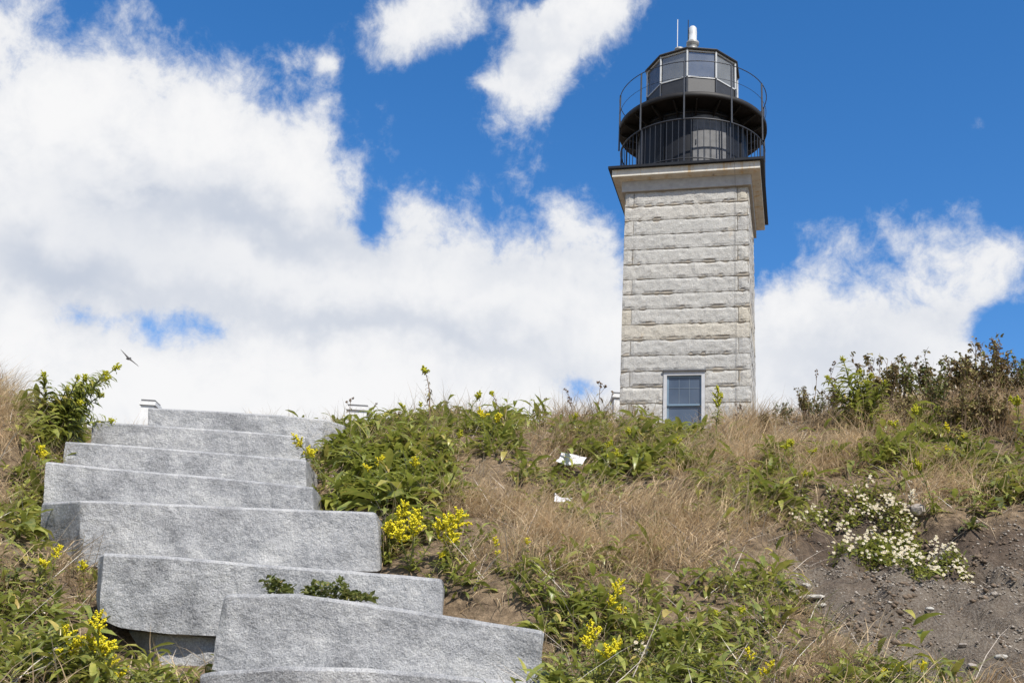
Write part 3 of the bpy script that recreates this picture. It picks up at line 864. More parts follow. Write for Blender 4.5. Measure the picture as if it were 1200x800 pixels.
for k in range(10):
    a0, a1 = ang[k], ang[(k + 1) % 10]
    quad_panel(a0, a1, LRad - .02, LZ0 + .06, LZ1, .03, .03, M['mesh'], 'parapet_panel', lh)
    quad_panel(a0, a1, LRad - .03, LZ1 + .02, LZ2, .015, .035, M['lglass'], 'lantern_pane', lh)
    quad_panel(a0, a1, LRad, LZ1 - .02, LZ1 + .02, .05, .03, M['greyframe'], 'sill_bar', lh)
    quad_panel(a0, a1, LRad, LZ2 - .03, LZ2 + .02, .05, .03, M['greyframe'], 'head_bar', lh)
    r_ = LRad
    MB().tube([(r_ * math.cos(a0), r_ * math.sin(a0), LZ0 + .05), (r_ * math.cos(a0), r_ * math.sin(a0), LZ1)], .024, 6).build('parapet_post', M['postgrey'], lh)
    MB().tube([(r_ * math.cos(a0), r_ * math.sin(a0), LZ1), (r_ * math.cos(a0), r_ * math.sin(a0), LZ2 + .02)], .03, 6).build('mullion', M['greyframe'], lh)
rf = ngon_ring([(LRad - .05, LZ2 + .025), (LRad + .06, LZ2 + .02), (LRad + .08, LZ2 + .05), (LRad + .05, LZ2 + .09), (.9, LZ2 + .40), (.32, LZ2 + .70), (.3, LZ2 + .78), (0.01, LZ2 + .80)])
rf.build('lantern_roof', M['leadroof'], lh)
vz = LZ2 + .70
MB().lathe([(.01, vz), (.24, vz), (.24, vz + .1), (.15, vz + .18), (.15, vz + .38), (.20, vz + .42), (.20, vz + .50), (.01, vz + .50)], 20).build('beacon_base', M['bracket'], lh, True)
bz0 = vz + .50
bo = MB().lathe([(.01, bz0), (.15, bz0), (.15, bz0 + .06), (.125, bz0 + .07), (.135, bz0 + .3), (.125, bz0 + .52), (.09, bz0 + .58), (.01, bz0 + .6)], 20).build('beacon', M['lampwhite'], lh, True)
sx = -.42
MB().lathe([(.01, vz - .05), (.06, vz - .05), (.06, vz + .2), (.15, vz + .24), (.15, vz + .31), (.01, vz + .33)], 14).build('vent_cap', M['bracket'], lh, True).location = (sx, 0, 0)
MB().tube([(sx - .06, 0, vz + .3), (sx - .06, 0, vz + 1.42)], .012, 5).build('antenna', M['white'], lh)
MB().tube([(-.14, -.02, vz + .1), (-.14, -.02, vz + 1.35)], .015, 5).build('antenna', M['rail'], lh)
# lamp pedestal and glow-less lens inside the lantern
MB().lathe([(.01, 17.42), (.3, 17.42), (.3, 17.5), (.12, 17.6), (.12, 18.4), (.28, 18.45), (.28, 18.6), (.01, 18.6)], 16).build('pedestal', M['iron'], lh, True)
# down conductor on the front
MB().tube([(1.39, -2.23, 15.2), (1.39, -2.115, 15.05), (1.39, -2.11, 14.9), (1.39, -1.87, 14.6), (1.39, -1.79, 14.4), (1.38, -1.79, 12), (1.385, -1.79, 9.5), (1.38, -1.79, ZB - .2)], .0045, 4).build('down_conductor', M['cable'], lh)

# ------------------------------------------------------------------ white houses behind the bank
def house(name, label, x0, x1, y0, y1, zg, ze, zr, chims):
    o = empty(name, ((x0 + x1) / 2, (y0 + y1) / 2, zg)); ox, oy = o.location.x, o.location.y
    L = lambda x, y, z: (x - ox, y - oy, z - zg)
    ym = (y0 + y1) / 2
    w = MB(); w.add([L(x0, y0, zg - 1), L(x1, y0, zg - 1), L(x1, y1, zg - 1), L(x0, y1, zg - 1), L(x0, y0, ze), L(x1, y0, ze), L(x1, y1, ze), L(x0, y1, ze), L(x0, ym, zr - .12), L(x1, ym, zr - .12)],
                    [(0, 1, 5, 4), (2, 3, 7, 6), (1, 2, 6, 9, 5), (3, 0, 4, 8, 7), (0, 3, 2, 1), (4, 5, 9, 8), (6, 7, 8, 9)])
    w.build('wall', M['whitewall'], o)
    for k in range(int((ze - zg) / .16)):
        zz = zg + .1 + k * .16
        c = MB(); c.box(*sum(([x0 - ox - .012, x1 - ox + .012], [y0 - oy - .012 , y0 - oy + .005], [zz - zg, zz - zg + .02]), []))
        c.build('clapboard', M['whitewall'], o)
    r_ = MB(); e = .35; sl_ = (zr - ze) / (ym - y0)
    for sgn, yy in ((-1, y0), (1, y1)):
        ye = yy + sgn * e; zz = ze - sl_ * e
        vs = [L(x0 - e, ye, zz), L(x1 + e, ye, zz), L(x1 + e, ym, zr), L(x0 - e, ym, zr)]
        vs += [(a, b_, c + .1) for a, b_, c in vs]
        r_.add(vs, [(0, 1, 2, 3), (7, 6, 5, 4), (0, 4, 5, 1), (1, 5, 6, 2), (2, 6, 7, 3), (3, 7, 4, 0)])
    r_.build('roof', M['roof'], o)
    for k in range(4):
        xx = x0 + (x1 - x0) * (k + .5) / 4
        f = MB(); f.box(xx - .55 - ox, xx + .55 - ox, y0 - oy - .05, y0 - oy + .02, 1.0, 2.6)
        fo = f.build('window', M['white'], o)
        MB().box(xx - .45 - ox, xx + .45 - ox, y0 - oy - .056, y0 - oy - .02, 1.1, 2.5).build('pane', M['glass'], fo)
    for (cx, zt, cw, cd) in chims:
        c = MB(); c.box(cx - cw / 2 - ox, cx + cw / 2 - ox, ym - oy - cd / 2, ym - oy + cd / 2, zr - zg - .8, zt - zg - .22)
        co_ = c.build('chimney', M['chimney'], o)
        d = MB(); d.box(cx - cw / 2 - .07 - ox, cx + cw / 2 + .07 - ox, ym - oy - cd / 2 - .07, ym - oy + cd / 2 + .07, zt - zg - .22, zt - zg - .08); d.build('chimney_band', M['chimney'], co_)
        d = MB(); d.box(cx - cw / 2 - .02 - ox, cx + cw / 2 + .02 - ox, ym - oy - cd / 2 - .02, ym - oy + cd / 2 + .02, zt - zg - .08, zt - zg); d.build('chimney_cap', M['roof'], co_)
    return o
c1, c2, c3 = at(177, 471, 42), at(419, 480, 42), at(726, 463, 42)
h1 = house('keeper_house', 'white house behind the stair, only its two white chimneys showing', c1[0] - 2.0, c2[0] + 2.2, 39, 45, 5.3, 8.0, min(at(172, 497, 42)[2], at(419, 505, 42)[2]) - .35,
      [(c1[0], c1[2], .5, .7), (c2[0] + .05, c2[2] + .1, .74, .8)])
tag(h1, None, 'house')
h2 = house('keeper_house', 'white house behind the lighthouse, one chimney edge showing left of the tower', c3[0] - 1.2, c3[0] + 9, 39.5, 44.5, 5.3, 8.0, at(726, 500, 42)[2] - .1, [(c3[0] + .1, c3[2], .7, .8)])
tag(h1, 'white house behind the stair, only its two white chimneys showing', 'house')
tag(h2, 'white house behind the lighthouse, its chimney just left of the tower', 'house')

#VEG
# ------------------------------------------------------------------ plant geometry (vectorised)
ROWS = np.array([0, .22, .5, .78, 1.0])
PROF = {'lance': np.array([.22, .75, 1.0, .68, .03]), 'oval': np.array([.12, .8, 1.0, .8, .06]), 'strap': np.array([.6, .9, 1.0, .8, .04])}
def leaf_arrays(base, az, el, L, Wd, droop, fold=.25, prof='lance', roll=None, wob=0.0):
    """N leaves, 5 rows of 3 verts"""
    N = len(az); base = np.asarray(base, float)
    p = base.copy(); out = np.empty((N, 5, 3, 3)); prev = 0.0
    roll = np.zeros(N) if roll is None else roll
    side0 = np.stack([-np.sin(az), np.cos(az), np.zeros(N)], -1)
    for k, t in enumerate(ROWS):
        a = el - droop * (t ** 1.3)
        d = np.stack([np.cos(a) * np.cos(az), np.cos(a) * np.sin(az), np.sin(a)], -1)
        p = p + d * (L * (t - prev))[:, None]; prev = t
        nrm = np.cross(d, side0)
        side = side0 * np.cos(roll)[:, None] + nrm * np.sin(roll)[:, None]
        nn = np.cross(d, side)
        w = (Wd * .5 * PROF[prof][k])[:, None]
        wv = (wob * w * np.sin(7 * t + az * 9)[:, None])
        out[:, k, 0] = p - side * w + nn * (w * fold + wv); out[:, k, 1] = p; out[:, k, 2] = p + side * w + nn * (w * fold - wv)
    V = out.reshape(-1, 3)
    q = []
    for k in range(4):
        for c in range(2):
            a = k * 3 + c; q.append((a, a + 1, a + 4, a + 3))
    q = np.array(q)
    F = (np.arange(N)[:, None, None] * 15 + q[None]).reshape(-1, 4)
    return V, F
def blade_arrays(base, az, el, L, Wd, droop, kink=None):
    """N grass blades, 3 pairs and a tip"""
    N = len(az); ts = np.array([0, .35, .7, 1.0]); p = np.asarray(base, float).copy(); prev = 0
    V = np.empty((N, 7, 3)); tw = rng.uniform(-1.2, 1.2, N)
    sd = np.stack([-np.sin(az + tw), np.cos(az + tw), np.zeros(N)], -1)
    for k, t in enumerate(ts):
        a = el - droop * t ** 1.4
        az2 = az + (kink * t if kink is not None else 0)
        d = np.stack([np.cos(a) * np.cos(az2), np.cos(a) * np.sin(az2), np.sin(a)], -1)
        p = p + d * (L * (t - prev))[:, None]; prev = t
        w = (Wd * .5 * (1, .85, .55, 0)[k])[:, None]
        if k < 3: V[:, 2 * k] = p - sd * w; V[:, 2 * k + 1] = p + sd * w
        else: V[:, 6] = p
    o = (np.arange(N) * 7)[:, None]
    Q = np.concatenate([o + np.array([[0, 1, 3, 2]]), o + np.array([[2, 3, 5, 4]])]); T = o + np.array([[4, 5, 6]])
    return V.reshape(-1, 3), Q, T
OCT = np.array([(1, 0, 0), (-1, 0, 0), (0, 1, 0), (0, -1, 0), (0, 0, 1), (0, 0, -1)], float)
OCF = np.array([(0, 2, 4), (2, 1, 4), (1, 3, 4), (3, 0, 4), (2, 0, 5), (1, 2, 5), (3, 1, 5), (0, 3, 5)])
def blobs(P, r, squash=None):
    P = np.asarray(P); N = len(P)
    V = P[:, None] + OCT[None] * np.asarray(r).reshape(N, 1, 1) * (1 + .35 * rng.uniform(-1, 1, (N, 6, 1)))
    if squash is not None: V = P[:, None] + (V - P[:, None]) * np.array(squash)
    F = (np.arange(N)[:, None, None] * 6 + OCF[None]).reshape(-1, 3)
    return V.reshape(-1, 3), F
def curve_pts(h, lean, bend, n=7, az=0.0, wig=.02):
    t = np.linspace(0, 1, n); ang = math.pi / 2 - lean - bend * t ** 1.5
    ds = h / (n - 1); r = np.r_[0, np.cumsum(np.cos(ang[1:]) * ds)]; z = np.r_[0, np.cumsum(np.sin(ang[1:]) * ds)]
    wx = rng.uniform(-1, 1, n) * wig * h * t
    return np.stack([r * math.cos(az) - wx * math.sin(az), r * math.sin(az) + wx * math.cos(az), z], -1)
def path_at(P, f):
    f = np.asarray(f) * (len(P) - 1); i_ = np.minimum(f.astype(int), len(P) - 2); w = (f - i_)[:, None]
    return P[i_] * (1 - w) + P[i_ + 1] * w
def rot_id(n): return (np.arange(n) * 2.399963) % (2 * math.pi)

def tmpl_goldenrod(stems, h, leafL, basal, plume, ripe, dry=0.0, leaf='leaf', nleaf=24, fs=1.0):
    """returns list of (part name, mesh)"""
    sm = MB(); lv, lf, off = [], [], 0; heads = []
    for s_ in range(stems):
        az_ = rng.uniform(0, 6.28); hh = h * (1 if s_ == 0 else rng.uniform(.6, .95))
        P = curve_pts(hh, .06 if s_ == 0 else rng.uniform(.15, .45), rng.uniform(.05, .5), 8, az_)
        if s_: P[:, :2] += rng.uniform(-.04, .04, 2)
        sm.tube(P, list(np.linspace(.0065, .0028, 8)), 5)
        n = int(nleaf * rng.uniform(.85, 1.15)); fp, fr = [], []
        f = np.sort(rng.uniform(.06, .93, n)) if dry < .5 else np.sort(rng.uniform(.3, .95, n))
        b_ = path_at(P, f); L = leafL * (1.05 - .72 * f) * rng.uniform(.75, 1.2, n)
        V, F = leaf_arrays(b_, rot_id(n) + rng.uniform(-.4, .4, n), rng.uniform(.35, .95, n) - dry * .9, L, L * rng.uniform(.17, .25, n), rng.uniform(.5, 1.5, n) + dry * 1.2, .3, 'lance', rng.uniform(-.3, .3, n), .25)
        lv.append(V); lf.append(F + off); off += len(V)
        if plume > 0:
            nb_ = int(rng.integers(7, 12))
            for k in range(nb_):
                f0_ = 1 - plume * (k + .3) / nb_
                o = path_at(P, np.array([f0_]))[0]; a = k * 2.4 + rng.uniform(-.4, .4)
                bl = h * plume * (.28 + .50 * (k + 1) / nb_) * rng.uniform(.6, 1.1)
                C = curve_pts(bl, rng.uniform(.25, .6), rng.uniform(.4, 1.0), 5, a, 0) + o
                sm.tube(C, [.002, .0017, .0014, .0012, .001], 3, False)
                m_ = max(9, int(bl / .0026))
                q = path_at(C, rng.uniform(.15, 1, m_)) + rng.normal(0, .0055, (m_, 3))
                fp.append(q); fr.append(rng.uniform(.005, .0095, m_))
            q = path_at(P, rng.uniform(1 - plume * .5, 1, 18)) + rng.normal(0, .006, (18, 3)); fp.append(q); fr.append(rng.uniform(.005, .008, 18))
            heads.append(blobs(np.concatenate(fp), np.concatenate(fr) * fs))
    if basal:
        n = basal
        V, F = leaf_arrays(np.c_[rng.normal(0, .025, (n, 2)), np.full(n, .01)], rot_id(n) + rng.uniform(-.5, .5, n), rng.uniform(.35, 1.25, n), leafL * rng.uniform(1.0, 1.8, n), leafL * rng.uniform(.17, .26, n), rng.uniform(.6, 1.7, n), .3, 'lance', rng.uniform(-.4, .4, n), .2)
        lv.append(V); lf.append(F + off)
    out = []
    out.append(('stem', sm.mesh('stem', M['drystem'] if dry > .4 else M['stem'], True)))
    out.append(('foliage', np_mesh('foliage', np.concatenate(lv), [np.concatenate(lf)], M['brownleaf'] if dry > .4 else M[leaf], True)))
    for V, F in heads:
        out.append(('flower_head', np_mesh('flower_head', V, [F], M['yellow'] if ripe else M['yellowgreen'])))
    return out
def tmpl_rosette(n, L, leaf='leaf', up=.5):
    el = rng.uniform(.15 + up * .3, .7 + up * .8, n)
    LL = L * rng.uniform(.65, 1.15, n)
    V, F = leaf_arrays(np.c_[rng.normal(0, .03, (n, 2)), rng.uniform(0, .05, n)], rot_id(n) + rng.uniform(-.6, .6, n), el, LL, LL * rng.uniform(.17, .25, n), rng.uniform(.6, 1.9, n), .3, 'lance', rng.uniform(-.5, .5, n), .25)
    k = n // 2; P = curve_pts(L * .7, .1, .2, 5)
    V2, F2 = leaf_arrays(path_at(P, rng.uniform(.2, 1, k)), rot_id(k), rng.uniform(.3, 1.1, k), L * rng.uniform(.35, .6, k), L * rng.uniform(.09, .14, k), rng.uniform(.3, 1.2, k), .3)
    s_ = MB().tube(P, [.007, .006, .005, .004, .003], 5).mesh('stem', M['stem'], True)
    return [('stem', s_), ('foliage', np_mesh('foliage', np.concatenate([V, V2]), [np.concatenate([F, F2 + len(V)])], M[leaf], True))]
def tmpl_dryshrub(h, spread, nst, leafn, green=.0):
    sm = MB(); tips = []; 
    for s_ in range(nst):
        P = curve_pts(h * rng.uniform(.6, 1.0), rng.uniform(.0, spread), rng.uniform(-.2, .4), 7, rng.uniform(0, 6.28), .03); P[:, :2] += rng.normal(0, .05, 2)
        sm.tube(P, list(np.linspace(.006, .0022, 7)), 4)
        for k in range(int(rng.integers(4, 8))):
            o = path_at(P, np.array([rng.uniform(.4, .97)]))[0]
            C = curve_pts(h * rng.uniform(.08, .24), rng.uniform(.3, .9), rng.uniform(-.5, .4), 4, rng.uniform(0, 6.28), .03) + o
            sm.tube(C, [.003, .0024, .0018, .0013], 3, False)
            tips += list(path_at(C, rng.uniform(.3, 1, 3)))
        tips += list(path_at(P, rng.uniform(.45, 1, 5)))
    tips = np.array(tips)
    idx_ = rng.integers(0, len(tips), leafn); b_ = tips[idx_] + rng.normal(0, .012, (leafn, 3))
    L = rng.uniform(.018, .05, leafn)
    V, F = leaf_arrays(b_, rng.uniform(0, 6.28, leafn), rng.uniform(-.9, .8, leafn), L, L * rng.uniform(.35, .6, leafn), rng.uniform(-.3, 1.5, leafn), .45, 'oval', rng.uniform(-1, 1, leafn), .5)
    k = leafn // 5
    V2, F2 = blobs(tips[rng.integers(0, len(tips), k)] + rng.normal(0, .008, (k, 3)), rng.uniform(.005, .012, k))
    return [('stem', sm.mesh('stem', M['drystem'], True)), ('foliage', np_mesh('foliage', V, [F], M['leafdark'] if green else M['brownleaf'], True)), ('seed_head', np_mesh('seed_head', V2, [F2], M['drystem']))]
def tmpl_stalk(h, heads, lean=.1):
    sm = MB(); P = curve_pts(h, lean, rng.uniform(-.1, .35), 8, 0, .02); sm.tube(P, list(np.linspace(.0045, .0018, 8)), 5)
    tips = [P[-1]]
    for k in range(heads - 1):
        o = path_at(P, np.array([rng.uniform(.5, .92)]))[0]; C = curve_pts(h * rng.uniform(.12, .25), rng.uniform(.3, .8), -.3, 4, rng.uniform(0, 6.28), .02) + o
        sm.tube(C, [.0022, .002, .0016, .0013], 3, False); tips.append(C[-1])
    tips = np.array(tips); n = len(tips) * 7
    V, F = blobs(np.repeat(tips, 7, 0) + rng.normal(0, .007, (n, 3)), rng.uniform(.005, .010, n))
    L = rng.uniform(.03, .07, 8)
    V2, F2 = leaf_arrays(path_at(P, rng.uniform(.2, .8, 8)), rng.uniform(0, 6.28, 8), rng.uniform(-.6, .5, 8), L, L * .3, rng.uniform(.5, 2, 8), .4)
    return [('stem', sm.mesh('stem', M['drystem'], True)), ('seed_head', np_mesh('seed_head', V, [F], M['drystem'])), ('foliage', np_mesh('foliage', V2, [F2], M['brownleaf'], True))]

TM = {}
TM['gold'] = [(tmpl_goldenrod(1 + k % 2, .5, .13, 6, .26, True), .5) for k in range(4)]             # ripe yellow
TM['many'] = [(tmpl_goldenrod(4, .5, .12, 8, .34, True), .5) for k in range(3)]
TM['bud'] = [(tmpl_goldenrod(1 + k % 2, .5, .14, 8, .20, False), .5) for k in range(4)]             # greenish buds
TM['big'] = [(tmpl_goldenrod(6, .5, .15, 4, .06, False, leaf='leaf', nleaf=66, fs=.5), .5) for k in range(2)]
TM['ros'] = [(tmpl_rosette(int(rng.integers(20, 30)), .26, 'leaf', u), .26) for u in (.3, .6, .9, .5)]
TM['dros'] = [(tmpl_rosette(int(rng.integers(16, 24)), .24, 'leafdark', u), .24) for u in (.4, .8)]
TM['spire'] = [(tmpl_goldenrod(1, .5, .11, 6, .40, False, nleaf=46), .5) for k in range(2)]
TM['dspire'] = [(tmpl_goldenrod(1, .5, .085, 0, .12, False, dry=.6), .5) for k in range(2)]
TM['shrub'] = [(tmpl_dryshrub(.55, .45, 14, 700), .55), (tmpl_dryshrub(.55, .35, 11, 520), .55), (tmpl_dryshrub(.55, .5, 16, 820), .55)]
TM['gshrub'] = [(tmpl_dryshrub(.55, .45, 8, 420, 1), .55)]
TM['stalk'] = [(tmpl_stalk(.4, 4), .4), (tmpl_stalk(.4, 2, .05), .4), (tmpl_stalk(.4, 6, .2), .4)]
PLNAME = {'gold': 'goldenrod_plant', 'many': 'goldenrod_plant', 'bud': 'goldenrod_plant', 'big': 'goldenrod_plant', 'spire': 'goldenrod_plant', 'ros': 'leafy_plant', 'dros': 'leafy_plant',
          'dspire': 'withered_plant', 'shrub': 'dry_shrub', 'gshrub': 'dry_shrub', 'stalk': 'dead_stalk'}
PLCAT = {'goldenrod_plant': 'goldenrod', 'leafy_plant': 'leafy plant', 'withered_plant': 'withered plant', 'dry_shrub': 'shrub', 'dead_stalk': 'dead stalk'}
PLGRP = {'goldenrod_plant': 'goldenrod on the bank', 'leafy_plant': 'leafy plants on the bank', 'withered_plant': 'withered plants on the crest', 'dry_shrub': 'dry shrubs along the crest', 'dead_stalk': 'dead stalks on the crest'}
_cnt = {}
def plant(px, py, hpx, lean, kind, label, spin=None, Y=None):
    """base at the photo spot, height in photo pixels, lean in degrees to the right"""
    P = hit(px, py) if Y is None else None
    if Y is not None:
        q = at(px, py, Y); P = np.array([q[0], Y, ground_z([q[0]], [Y])[0] - .01])
    pxm = FPX / float(P @ FW)
    k = _cnt.get(kind, 0); _cnt[kind] = k + 1
    parts, h0 = TM[kind][k % len(TM[kind])]
    s_ = hpx / pxm / h0
    o = empty(PLNAME[kind], P)
    spin = (k * 2.1 + px * .01) % 6.28 if spin is None else spin
    o.rotation_euler = (Matrix.Rotation(math.radians(lean), 3, 'Y') @ Matrix.Rotation(spin, 3, 'Z')).to_euler()
    o.scale = (s_, s_, s_)
    for nm, me in parts:
        c_ = link(nm, me, o)
        if nm == 'seed_head': c_['kind'] = 'stuff'
    tag(o, label, PLCAT[PLNAME[kind]], PLGRP[PLNAME[kind]])
    return o
